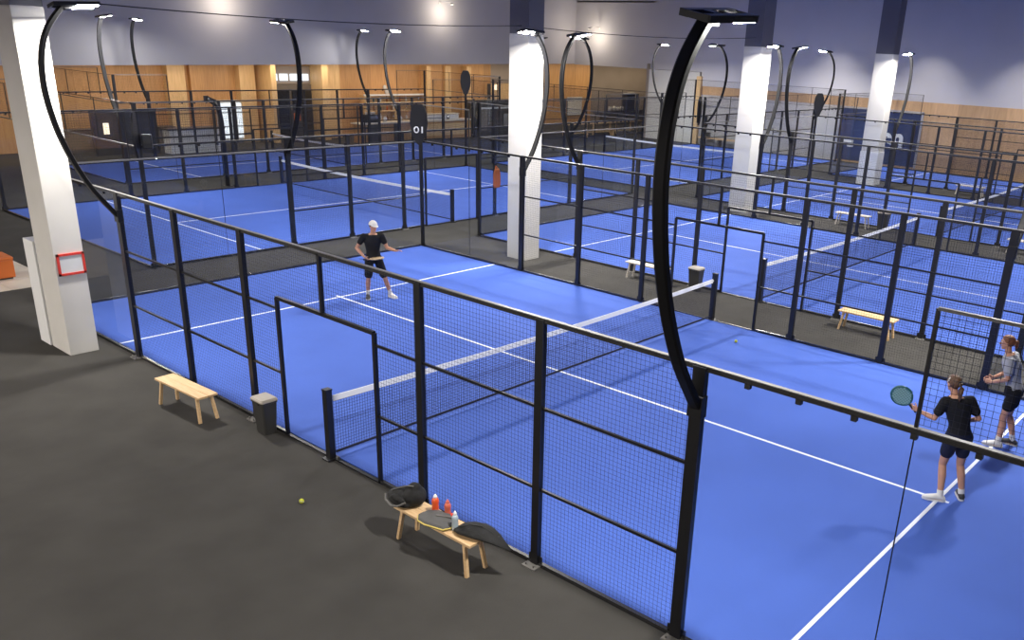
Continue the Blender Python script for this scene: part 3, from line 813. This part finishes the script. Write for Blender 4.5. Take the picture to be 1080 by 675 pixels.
b = B(); box(b, (0, 0, .5), (5.6, .6, 1.0)); obj('body', b, 'mid_unit', t)
b = B(); box(b, (0, -.02, 1.02), (5.7, .68, .05)); obj('top', b, 'dark_unit', t)
# a standing person-sized poster display by the doors
t = thing('poster_stand', 'orange and dark poster stand in front of the dark entrance doors', 'poster stand', (22.1, 45.0, 0))
b = B(); box(b, (0, 0, .95), (.75, .08, 1.5)); obj('poster', b, 'dark_unit', t)
b = B(); box(b, (.05, -.05, 1.35), (.42, .02, .42)); obj('print', b, 'orange', t)
b = B(); box(b, (0, 0, .03), (.8, .4, .06)); box(b, (0, 0, .12), (.1, .1, .2)); obj('base', b, 'steel', t)
# wall emblem dots on oak
t = thing('wall_emblem', 'two small white round discs on the oak wall above the bar', 'emblem', (29.5, 46.55, 2.65))
for dx, dz, r_ in ((0, .14, .13), (.16, -.10, .17)):
    b = B(); bmesh.ops.create_cone(b, cap_ends=True, segments=16, radius1=r_, radius2=r_, depth=.06, matrix=Matrix.Translation((dx, 0, dz)) @ Matrix.Rotation(PI/2, 4, 'X')); obj('disc', b, 'paper', t)
# long tables on the right of the lobby
t = thing('long_table', 'long pale wooden high table before the taupe alcove', 'table', (43.2, 40.0, 0))
b = B(); box(b, (0, 0, .78), (8.2, .8, .08)); obj('top', b, 'wood_bench_x', t)
for x in (-3.8, -1.4, 1.2, 3.6):
    for y in (-.3, .3):
        b = B(); box(b, (x, y, .37), (.09, .09, .74)); obj('leg', b, 'wood_bench_x', t)
b = B(); box(b, (0, 0, .15), (7.6, .07, .07)); obj('stretcher', b, 'wood_bench_x', t)
t = thing('low_bench', 'low pale bench standing in front of the long high table', 'bench', (41.6, 39.0, 0))
b = B(); box(b, (0, 0, .42), (3.2, .35, .07)); obj('top', b, 'wood_bench_x', t)
for x in (-1.4, 1.4):
    b = B(); box(b, (x, 0, .19), (.08, .3, .38)); obj('leg', b, 'wood_bench_x', t)
t = thing('service_counter', 'dark grey counter with a tall black cabinet at the taupe wall', 'counter', (51.5, 44.6, 0))
b = B(); box(b, (-.6, 0, .5), (5.6, .7, 1.0)); obj('body', b, 'mid_unit', t)
b = B(); box(b, (-.6, 0, 1.03), (5.8, .8, .06)); obj('top', b, 'dark_unit', t)
t = thing('black_cabinet', 'tall narrow black cabinet standing on the counter by the taupe wall', 'cabinet', (52.1, 44.6, 1.06))
b = B(); box(b, (0, 0, .62), (.95, .5, 1.24)); obj('body', b, 'steel', t, bev=.02)
b = B(); box(b, (0, 0, 1.27), (1.0, .5, .08)); obj('top', b, 'paper', t)
for i, (x, h) in enumerate(((49.6, .3), (50.15, .34), (50.6, .28), (51.1, .3))):
    b = B(); lathe(b, [(.14, 0), (.16, h*.7), (.1, h)], n=12)
    tag(obj('white_jar', b, 'white', None, True, loc=(x, 44.5, 1.06)), 'small white jar on the counter left of the tall black cabinet, ' + ('first', 'second', 'third', 'fourth')[i] + ' from the left', 'jar', 'white jars on the grey counter')
t = thing('menu_sign', 'pale notice panel on the oak wall beside the counter', 'notice', (47.4, 46.27, 1.3))
b = B(); box(b, (0, 0, 0), (1.7, .05, 1.3)); obj('panel', b, 'paper', t)
b = B(); box(b, (0, -.02, .67), (1.75, .05, .05)); obj('edge', b, 'white', t)
# racks along the concrete block wall
t = thing('storage_bench', 'brown wooden bench along the concrete wall, left of the third pillar', 'bench', (43.5, 30.6, 0))
b = B(); box(b, (0, 0, .5), (.5, 3.0, .08)); obj('top', b, 'wood_bench', t)
for y in (-1.35, 0, 1.35):
    b = B(); box(b, (0, y, .23), (.45, .08, .46)); obj('leg', b, 'mid_unit', t)
b = B(); box(b, (.15, 1.1, .68), (.2, .5, .3)); obj('bag', b, 'dark_unit', t, bev=.03)

# ---------------------------------------------------------------- people
def orient(d, up):
    """matrix columns: x = side, y = up-ish, z = d"""
    d = V(d).normalized(); up = V(up); x = up.cross(d).normalized(); y = d.cross(x)
    return Matrix((x, y, d)).transposed()

def hand(bm, wrist, d, n, side, curl, k=1.0):
    """palm plus five fingers. d: towards fingertips, n: palm facing, side: towards the thumb"""
    d = V(d).normalized(); n = V(n); n = (n - d*n.dot(d)).normalized(); t = d.cross(n)
    if t.dot(V(side)) < 0: t = -t
    w = V(wrist)
    for q, (off, ln, r) in enumerate(((.030, .072, .0098), (.010, .082, .0102), (-.010, .075, .0098), (-.029, .058, .0088))):
        kn = w + (d*(.092 - .006*abs(q-1)) + t*off)*k
        capsule(bm, w + (d*.012 + t*off*.6)*k, kn, .0165*k, .0135*k, 8)
        p = kn; a = curl*.35
        for f, (fl, cr) in enumerate(((.45, 1), (.31, 1.1), (.24, .8))):
            dr = d*math.cos(a) + n*math.sin(a)
            e = p + dr*ln*fl*k
            capsule(bm, p, e, (r-.0006*f)*k, (r-.0006*(f+1))*k, 8)
            p = e; a += curl*cr*.5
    p = w + (d*.028 + t*.030)*k
    d1 = (d*.62 + t*.70 + n*.30).normalized(); e = p + d1*.045*k
    capsule(bm, w + (d*.015 + t*.012)*k, p, .016*k, .014*k, 8); capsule(bm, p, e, .0135*k, .011*k, 8)
    d2 = (d*.85 + t*.25 + n*(.3+.3*min(curl, 1.2))).normalized(); capsule(bm, e, e + d2*.032*k, .011*k, .009*k, 8)

def foot(bm, an, d, grow=0.0, z0=0.0):
    an = V(an); d = V((d[0], d[1], 0)).normalized(); s = V((-d.y, d.x, 0)); up = V((0, 0, 1)); g = grow
    heel = V((an.x, an.y, 0)) - d*.055
    rings = []
    for t_, w, h in ((-.012-g, .020, .035), (.0, .032, .06), (.05, .036, .085), (.10, .038, .080), (.15, .043, .060), (.20, .046, .045), (.24, .040, .034), (.265+g, .022, .022)):
        c = heel + d*t_ + up*(z0+(h+g)/2)
        rings.append(ring(c, s*(w+g), up*((h+g)/2), 12))
    loft(bm, rings)

def person(label, loc, f, J, skin, hair, wear):
    """J: joints in the person's frame (x = right, y = forward, z up)"""
    rz = math.atan2(f[1], f[0]) - PI/2
    root = thing('person', label, 'person', loc, rz, 'players on the nearest court')
    J = {k: V(v) for k, v in J.items()}
    pel, wst, che, nek, hd = (J[k] for k in ('pelvis', 'waist', 'chest', 'neck', 'head'))
    rh = (J['hip_r'] - J['hip_l']).normalized(); rs = (J['sh_r'] - J['sh_l']).normalized()
    fem = wear.get('fem', False); sw = .93 if fem else 1.0
    def torso(bm, g, top=True, low=-.10):
        spine = [(pel + V((0, 0, low)), rh, .145*sw, .105), (pel, rh, .165 if fem else .16, .115), (pel.lerp(wst, .6), rh.lerp(rs, .3), .140*sw, .10), (wst, rh.lerp(rs, .5), .132*sw, .095),
                 (wst.lerp(che, .6), rs, .155*sw, .108), (che, rs, .172*sw, .118), (che.lerp(nek, .55), rs, .168*sw, .105), (che.lerp(nek, .85), rs, .115*sw, .08)]
        if top: spine.append((nek, rs, .062, .06))
        rr = []
        for i, (c, x, a, d) in enumerate(spine):
            nx = spine[min(i+1, len(spine)-1)][0] - spine[max(i-1, 0)][0]
            y = nx.cross(x).normalized(); x = x.normalized()
            rr.append(ring(c, x*(a+g), y*(d+g), 20))
        loft(bm, rr)
    # ---- body: one continuous skin
    b = B()
    torso(b, 0)
    hf = J['look'].normalized(); Rh = orient(V((0, 0, 1)) - hf*hf.z if abs(hf.z) < .9 else V((0, 0, 1)), -hf)   # x side, -y forward
    hx = hf.cross(V((0, 0, 1))).normalized(); hu = hx.cross(hf).normalized()
    capsule(b, nek - V((0, 0, .05)), hd - hf*.012 - hu*.05, .060 if not fem else .052, .055 if not fem else .048, 14)
    RH = Matrix((hx, hf, hu)).transposed()
    ell(b, hd + hu*.025 - hf*.010, (.074, .092, .088), RH)
    ell(b, hd - hu*.030 + hf*.022, (.058, .062, .075), RH); ell(b, hd - hu*.088 + hf*.052, (.030, .028, .026), RH)
    capsule(b, hd + hu*.012 + hf*.078, hd - hu*.026 + hf*.104, .009, .014, 8)          # nose
    for s in (-1, 1):
        ell(b, hd + hx*.077*s - hu*.008 - hf*.005, (.010, .020, .030), RH, 10)          # ears
        capsule(b, hd + hx*.05*s + hu*.026 + hf*.066, hd + hx*.014*s + hu*.028 + hf*.080, .010, .009, 8)   # brow
    for s, e in ((1, 'r'), (-1, 'l')):
        sh, el, wr = J['sh_'+e], J['el_'+e], J['wr_'+e]; hp, kn, an = J['hip_'+e], J['kn_'+e], J['an_'+e]
        m_ = .88 if fem else 1
        capsule(b, che.lerp(nek, .4), sh, .075*m_, .060*m_, 14)
        capsule(b, sh, sh.lerp(el, .45), .056*m_, .050*m_, 14); capsule(b, sh.lerp(el, .45), el, .050*m_, .038*m_, 14)
        capsule(b, el, el.lerp(wr, .3), .039*m_, .042*m_, 14); capsule(b, el.lerp(wr, .3), wr, .042*m_, .026*m_, 14)
        capsule(b, hp, hp.lerp(kn, .4), .090, .080, 16); capsule(b, hp.lerp(kn, .4), kn, .080, .053, 16)
        cal = kn.lerp(an, .33) - V((0, .014, 0))
        capsule(b, kn, cal, .052, .056, 14); capsule(b, cal, an, .056, .035, 14)
        foot(b, an, J['toe_'+e])
        hd_, hn, hs, cu = J_hand(wear, e)
        hand(b, wr, hd_, hn, hs, cu, .95 if fem else 1.03)
    body = link('body', remesh(b, .0062, 2, .5), skin, root)
    # eyes, lips
    for s in (-1, 1):
        b = B(); ell(b, hd + hx*.031*s + hu*.010 + hf*.078, (.013, .010, .009), RH, 10); ey = obj('eye', b, 'eye', root, True)
        b = B(); ell(b, hd + hx*.031*s + hu*.010 + hf*.086, (.006, .004, .006), RH, 8); obj('iris', b, 'iris', ey, True)
    b = B(); capsule(b, hd - hx*.020 - hu*.055 + hf*.080, hd + hx*.020 - hu*.055 + hf*.080, .007, .007, 8); obj('lips', b, 'lip', root, True)
    # ---- shirt
    b = B(); torso(b, .020, False, -.02 if not wear.get('untucked') else -.07)
    ell(b, nek - V((0, 0, .035)), (.085, .075, .035), None, 14)
    for e in 'rl':
        sh, el = J['sh_'+e], J['el_'+e]
        capsule(b, che.lerp(nek, .4), sh, .09, .074, 14); capsule(b, sh, sh.lerp(el, wear.get('sleeve', .62)), .073, .066, 14)
    link('shirt', remesh(b, .011, 4), wear['shirt'], root)
    # ---- shorts
    b = B()
    rr = []
    for c, a, d in ((pel.lerp(wst, .55), .152, .115), (pel, .186, .140), (pel - V((0, 0, .10)), .178, .140)): rr.append(ring(c, rh*a, V((-rh.y, rh.x, 0))*d, 20))
    loft(b, rr)
    for e in 'rl':
        hp, kn = J['hip_'+e], J['kn_'+e]
        capsule(b, hp, hp.lerp(kn, wear.get('shorts_len', .62)), .108, .094, 16)
    link('shorts', remesh(b, .011, 4), wear['shorts'], root)
    # ---- shoes and socks
    for e in 'rl':
        an = J['an_'+e]
        b = B(); foot(b, an, J['toe_'+e], .010, .014); capsule(b, V((an.x, an.y, .06)), an + V((0, 0, .005)), .042, .041, 12)
        sm = wear['shoes'][0 if e == 'r' else 1]
        sh_ = link('shoe', remesh(b, .008, 2), sm, root)
        d = V((J['toe_'+e].x, J['toe_'+e].y, 0)).normalized(); sd = V((-d.y, d.x, 0)); heel = V((an.x, an.y, 0)) - d*.055
        b = B(); out = [(-.03, .02), (0, .042), (.08, .046), (.16, .054), (.22, .054), (.265, .036), (.285, .012)]
        P = [heel + d*a + sd*w for a, w in out] + [heel + d*a - sd*w for a, w in out[::-1]]
        loft(b, [[p + V((0, 0, .001)) for p in P], [p + V((0, 0, .026)) for p in P]]); obj('sole', b, 'shoe', sh_)
        b = B(); capsule(b, an - V((0, 0, .01)), an + (J['kn_'+e]-an)*wear.get('sock', .16), .043, .046, 12); obj('sock', b, wear.get('socks', 'white_cloth'), root, True)
    # ---- hair
    def cap_of(bm, g, cut):
        """head cap: skull ellipsoid above/behind a cutting plane"""
        t = bmesh.new(); ell(t, (0, -.012, .025), (.074+g, .093+g, .090+g), None, 28)
        geom = t.verts[:] + t.edges[:] + t.faces[:]
        bmesh.ops.bisect_plane(t, geom=geom, plane_co=cut[0], plane_no=cut[1], clear_inner=True)
        me = bpy.data.meshes.new('t'); t.to_mesh(me); t.free()
        me.transform(Matrix.Translation(hd) @ RH.to_4x4()); bm.from_mesh(me); bpy.data.meshes.remove(me)
    b = B(); cap_of(b, .012, ((0, .045, .045), (0, -.75, .66))); cap_of(b, .003, ((0, .045, .045), (0, -.75, .66)))
    hp_ = hd - hf*.09
    if hair[1] == 'ponytail':
        tie = hd - hf*.112 + hu*.025
        pts = [tie + hf*.02, tie - hf*.03 - hu*.01, tie - hf*.045 - hu*.06, tie - hf*.035 - hu*.13, tie - hf*.03 - hu*.20, tie - hf*.03 - hu*.25]
        tube(b, pts, [.022, .030, .034, .030, .020, .006], 12)
    elif hair[1] == 'bun':
        ell(b, hd - hf*.125 + hu*.01, (.04, .036, .042), RH, 14)
        tube(b, [hd - hf*.12 - hu*.01, hd - hf*.135 - hu*.06, hd - hf*.12 - hu*.10], [.03, .026, .008], 10)
    obj('hair', b, hair[0], root, True)
    if hair[1] == 'ponytail':
        b = B(); tube(b, [hd + RH @ V((.089*math.cos(a), .0 + .02*0, .055 + .062*math.sin(a) - .02)) for a in [PI*k/18 for k in range(19)]], .010, 8); obj('headband', b, 'white_cloth', root, True)
        b = B(); tube(b, [tie - hf*.012 + hx*.028*math.cos(2*PI*k/14) + hu*.026*math.sin(2*PI*k/14) for k in range(14)], .008, 6, True); obj('hair_tie', b, 'grip', root, True)
    if wear.get('cap'):
        b = B(); cap_of(b, .020, ((0, 0, .035), (0, -.12, .99))); cap_of(b, .012, ((0, 0, .035), (0, -.12, .99)))
        cp = obj('cap', b, 'white_cloth', root, True)
        b = B(); rr = []
        for k in range(9):
            a = PI*(.12 + .76*k/8); x, y = math.cos(a), math.sin(a)
            i_ = V((.088*x, .085*y-.012, .038)); o_ = V((.088*x, .085*y-.012 + .085*y**1.5, .020))
            rr.append([i_ + V((0, 0, .005)), o_ + V((0, 0, .004)), o_ - V((0, 0, .002)), i_ - V((0, 0, .002))])
        loft(b, [[hd + RH @ p for p in r] for r in rr]); obj('cap_brim', b, 'white_cloth', cp)
    return root

def J_hand(wear, e):
    return wear['hand_'+e]

# man in the white cap (far half of the nearest court), half turned towards the net
person('man in a white cap, black T-shirt and black shorts standing at the far service line', (5.55, 16.36, .016), (-.40, -.92),
       dict(pelvis=(.0, 0, .97), waist=(.005, .0, 1.12), chest=(.01, .02, 1.34), neck=(.0, .04, 1.535), head=(-.01, .075, 1.695), look=(-.35, .9, -.12),
            sh_r=(.205, .0, 1.46), el_r=(.36, -.06, 1.19), wr_r=(.24, .15, 1.02), sh_l=(-.19, .05, 1.46), el_l=(-.30, .10, 1.19), wr_l=(-.43, .32, 1.16),
            hip_r=(.095, 0, .93), kn_r=(.15, .05, .50), an_r=(.15, -.06, .085), toe_r=(.25, 1, 0), hip_l=(-.095, 0, .93), kn_l=(-.22, .10, .49), an_l=(-.36, .03, .085), toe_l=(-.45, 1, 0)),
       'skin_tan', ('hair_dark', 'short'),
       dict(shirt='black_cloth', shorts='black_cloth', shoes=('shoe_black', 'shoe'), cap=True, shorts_len=.82, sleeve=.5, untucked=True, sock=.22,
            hand_r=((-.6, .6, -.5), (-.5, -.3, .6), (.3, .8, .3), 1.3), hand_l=((-.75, .6, .15), (.2, .2, -.95), (.5, .8, 0), .5)))
# woman with her back turned, racket out to her left
person('woman in black T-shirt with a ponytail, seen from behind, holding out a teal racket', (5.12, 2.98, .016), (.72, .69),
       dict(pelvis=(0, 0, .98), waist=(-.03, .0, 1.13), chest=(-.08, .03, 1.345), neck=(-.14, .05, 1.53), head=(-.18, .085, 1.69), look=(-.25, .95, -.1),
            sh_r=(.075, .03, 1.46), el_r=(.23, .0, 1.21), wr_r=(.13, .20, 1.09), sh_l=(-.275, .03, 1.44), el_l=(-.36, .07, 1.18), wr_l=(-.54, .22, 1.235),
            hip_r=(.09, 0, .94), kn_r=(.13, .05, .50), an_r=(.20, -.02, .085), toe_r=(.3, 1, 0), hip_l=(-.09, 0, .94), kn_l=(-.12, .06, .50), an_l=(-.14, -.08, .085), toe_l=(-1, .45, 0)),
       'skin', ('hair_brown', 'ponytail'),
       dict(fem=True, shirt='black_cloth', shorts='navy_cloth', shoes=('shoe_black', 'shoe'), socks='white_cloth', sock=.14, shorts_len=.55, sleeve=.6, untucked=True,
            hand_r=((-.55, .75, -.1), (-.5, -.4, .5), (0, .3, .9), 1.1), hand_l=((-.80, .52, .30), (.45, .75, .2), (0, .2, .95), 1.9)))
# woman in grey in profile
person('woman in grey T-shirt with auburn hair in profile at the right edge', (7.62, 2.92, .016), (-.10, .99),
       dict(pelvis=(0, .03, .97), waist=(.0, .08, 1.12), chest=(.0, .14, 1.335), neck=(.0, .21, 1.52), head=(-.0, .27, 1.68), look=(-.12, .98, -.08),
            sh_r=(.175, .15, 1.445), el_r=(.24, .17, 1.17), wr_r=(.08, .38, 1.05), sh_l=(-.175, .15, 1.445), el_l=(-.24, .13, 1.17), wr_l=(-.10, .36, 1.03),
            hip_r=(.09, 0, .93), kn_r=(.10, .04, .50), an_r=(.12, -.10, .085), toe_r=(.1, 1, 0), hip_l=(-.09, 0, .93), kn_l=(-.10, .09, .50), an_l=(-.11, .08, .085), toe_l=(-.1, 1, 0)),
       'skin', ('hair_auburn', 'bun'),
       dict(fem=True, shirt='grey_cloth', shorts='black_cloth', shoes=('shoe_black', 'shoe'), socks='white_cloth', sock=.2, shorts_len=.55, sleeve=.62, untucked=True,
            hand_r=((-.5, .85, -.05), (-.8, -.3, -.2), (0, .3, .9), .7), hand_l=((.35, .93, -.1), (.8, -.3, -.2), (0, .3, .9), .7)))

def racket(label, loc, q, rim, face):
    """local: handle along -z, face normal y"""
    t = thing('padel_racket', label, 'racket'); t.location = loc; t.rotation_mode = 'QUATERNION'; t.rotation_quaternion = q
    t.scale = (1, 1, 1)
    P = []
    for k in range(28):
        a = 2*PI*k/28; r_ = .128
        x = r_*math.sin(a); z = .165 - .148*math.cos(a)
        if z < .12: x *= .78 + .22*max(0, z)/.12
        P.append(V((x, 0, z)))
    b = B(); tube(b, P, .019, 8, True, flat=1.0); obj('rim', b, rim, t, True)
    b = B(); loft(b, [[p + V((0, -.015, 0)) for p in P], [p + V((0, .015, 0)) for p in P]]); obj('face', b, face, t)
    b = B(); tube(b, [(0, 0, .02), (0, 0, -.125)], [.017, .016], 10); tube(b, [(0, 0, -.12), (0, 0, -.14)], [.021, .021], 10); obj('grip', b, 'grip', t, True)
    b = B(); tube(b, [(.0, 0, -.135), (.03, .02, -.18), (.0, .03, -.23), (-.03, .01, -.18), (0, 0, -.137)], .003, 6); obj('wrist_cord', b, 'grip', t)
    return t
def hand_world(loc, f, wr, d, k=.085):
    rz = math.atan2(f[1], f[0]) - PI/2; m = Matrix.Rotation(rz, 3, 'Z')
    return V(loc) + m @ (V(wr) + V(d).normalized()*k), m
def face_quat(z, n):
    z = V(z).normalized(); n = V(n); n = (n - z*n.dot(z)).normalized(); x = n.cross(z)
    return Matrix((x, n, z)).transposed().to_quaternion()
p, m = hand_world((5.12, 2.98, .016), (.72, .69), (-.54, .22, 1.235), (-.80, .52, .30))
zd = m @ V((-.62, .15, .62)); racket('teal padel racket held out by the woman with the ponytail', p + zd.normalized()*.05, face_quat(zd, m @ V((.35, .9, .1))), 'racket_teal', 'racket_face')
p, m = hand_world((5.55, 16.36, .016), (-.40, -.92), (.24, .15, 1.02), (-.6, .6, -.5))
zd = m @ V((-.90, .38, .12)); racket('tan padel racket held edge-on across the waist of the man in the white cap', p + zd.normalized()*.05, face_quat(zd, V((0, .10, 1))), 'racket_tan', 'racket_face_tan')

# ---------------------------------------------------------------- hall lights and added fill lights
def spot(name, loc, target, power, color, angle, blend=.6, size=.05):
    l = bpy.data.lights.new(name, 'SPOT'); l.energy = power; l.color = color; l.spot_size = R(angle); l.spot_blend = blend; l.shadow_soft_size = size
    o = bpy.data.objects.new(name, l); COL.objects.link(o); o.location = loc
    o.rotation_euler = (V(target)-V(loc)).to_track_quat('-Z', 'Y').to_euler(); return o
def point(name, loc, power, color, size=.08):
    l = bpy.data.lights.new(name, 'POINT'); l.energy = power; l.color = color; l.shadow_soft_size = size
    o = bpy.data.objects.new(name, l); COL.objects.link(o); o.location = loc; return o
i = 0
for x, z in ((3.0, 6.5), (17.4, 6.55), (31.4, 6.85), (44.0, 6.0)):
    side = x > 43; yb = 41.3 if side else 43.5
    t = thing('wall_lamp', 'small warm lamp on a bracket high on the grey wall, ' + ('first', 'second', 'third', 'fourth')[i] + ' from the left', 'wall lamp', (x, yb, z), R(-90) if side else 0, 'warm wall lamps'); i += 1
    b = B(); tube(b, [(0, 0, .9), (0, -.3, 1.0), (0, -1.15, .9)], .02, 6); box(b, (0, -.02, .9), (.12, .04, .12)); obj('bracket', b, 'white', t)
    b = B(); lathe(b, [(.02, .92), (.10, .86), (.11, .80)], (0, -1.15, 0), 14); obj('shade', b, 'white', t, True)
    point('wall_lamp_light', (x-1.15*side, yb-1.15*(not side), z+.4), 110, (1.0, .86, .68), .15)
# warm downlights in the lobby ceiling
i = 0
for x in (1, 6, 11, 16, 20.5, 25, 29.5, 34, 38.5, 46, 52):
    t = thing('ceiling_downlight', 'small warm round downlight in the lobby ceiling, ' + ('first', 'second', 'third', 'fourth', 'fifth', 'sixth', 'seventh', 'eighth', 'ninth', 'tenth', 'eleventh')[i] + ' from the left', 'downlight', (x, 45.3, 3.62+(x+14)*1.1/73+.02), 0, 'lobby downlights'); i += 1
    b = B(); cyl(b, (0, 0, .0), .12, .16, 16); obj('housing', b, 'white', t)
    b = B(); vs = [b.verts.new((.10*math.cos(-2*PI*k/16), .10*math.sin(-2*PI*k/16), -.004)) for k in range(16)]; b.faces.new(vs)
    me = bpy.data.meshes.new('m'); b.to_mesh(me); b.free(); link('lens', me, 'warm_led', t)
for x0_, x1_ in ((-12, 8), (8, 27), (27, 44), (44, 58)):
    l = bpy.data.lights.new('lobby_light', 'AREA'); l.shape = 'RECTANGLE'; l.size = x1_-x0_; l.size_y = .7; l.energy = 17.5*(x1_-x0_); l.color = (1.0, .80, .56)
    xm = (x0_+x1_)/2; o = bpy.data.objects.new('lobby_light', l); COL.objects.link(o); o.location = (xm, 44.4, 3.55+(xm+14)*1.1/73); o.rotation_euler = (R(12), -.015, 0)
# unseen fill lights added left of the view, brightening pillar sides and carpet
for x, y, en in ((-10.5, 5, 760), (-10.5, 15, 1000), (-10.5, 25, 1400)):
    l = bpy.data.lights.new('side_fill_light', 'AREA'); l.shape = 'DISK'; l.size = 1.2; l.energy = en; l.color = (1, .93, .84)
    o = bpy.data.objects.new('side_fill_light', l); COL.objects.link(o); o.location = (x, y, 5.8)

# unseen narrow lights added overhead to brighten the oak on the right wall
for y in (8, 13, 18, 23.5):
    l = bpy.data.lights.new('right_wall_fill_light', 'AREA'); l.shape = 'DISK'; l.size = .4; l.energy = 125; l.color = (1, .94, .85); l.spread = R(75)
    o = bpy.data.objects.new('right_wall_fill_light', l); COL.objects.link(o); o.location = (41.8, y, 8.9)

w = bpy.data.worlds.new('World'); S.world = w; w.use_nodes = True
w.node_tree.nodes['Background'].inputs[0].default_value = (.5, .52, .6, 1); w.node_tree.nodes['Background'].inputs[1].default_value = .02

# ---------------------------------------------------------------- camera
yaw, pit, rol = 0.683430028, -0.362245457, 0.0447609131
f = V((math.cos(pit)*math.cos(yaw), math.cos(pit)*math.sin(yaw), math.sin(pit)))
r = f.cross(V((0, 0, 1))).normalized(); u = r.cross(f)
r2 = r*math.cos(rol) + u*math.sin(rol); u2 = -r*math.sin(rol) + u*math.cos(rol)
cd = bpy.data.cameras.new('Camera'); cam = bpy.data.objects.new('Camera', cd); COL.objects.link(cam)
cam.matrix_world = Matrix.Translation((-6.6486645, .0123233, 5.7217153)) @ Matrix((r2, u2, -f)).transposed().to_4x4()
cd.sensor_width = 36; cd.lens = 926.489/1080*36; cd.shift_x = -76.727/1080; cd.shift_y = 62.309/1080; cd.clip_end = 300
S.camera = cam
S.view_settings.view_transform = 'Standard'; S.view_settings.look = 'None'; S.view_settings.gamma = 1.0
S.view_settings.use_curve_mapping = False; S.view_settings.exposure = 0.0
S.cycles.use_denoising = True
S.cycles.max_bounces = 10; S.cycles.diffuse_bounces = 4; S.cycles.glossy_bounces = 3; S.cycles.transparent_max_bounces = 48
S.cycles.sample_clamp_indirect = 6; S.cycles.caustics_reflective = False; S.cycles.caustics_refractive = False
S.cycles.use_light_tree = True
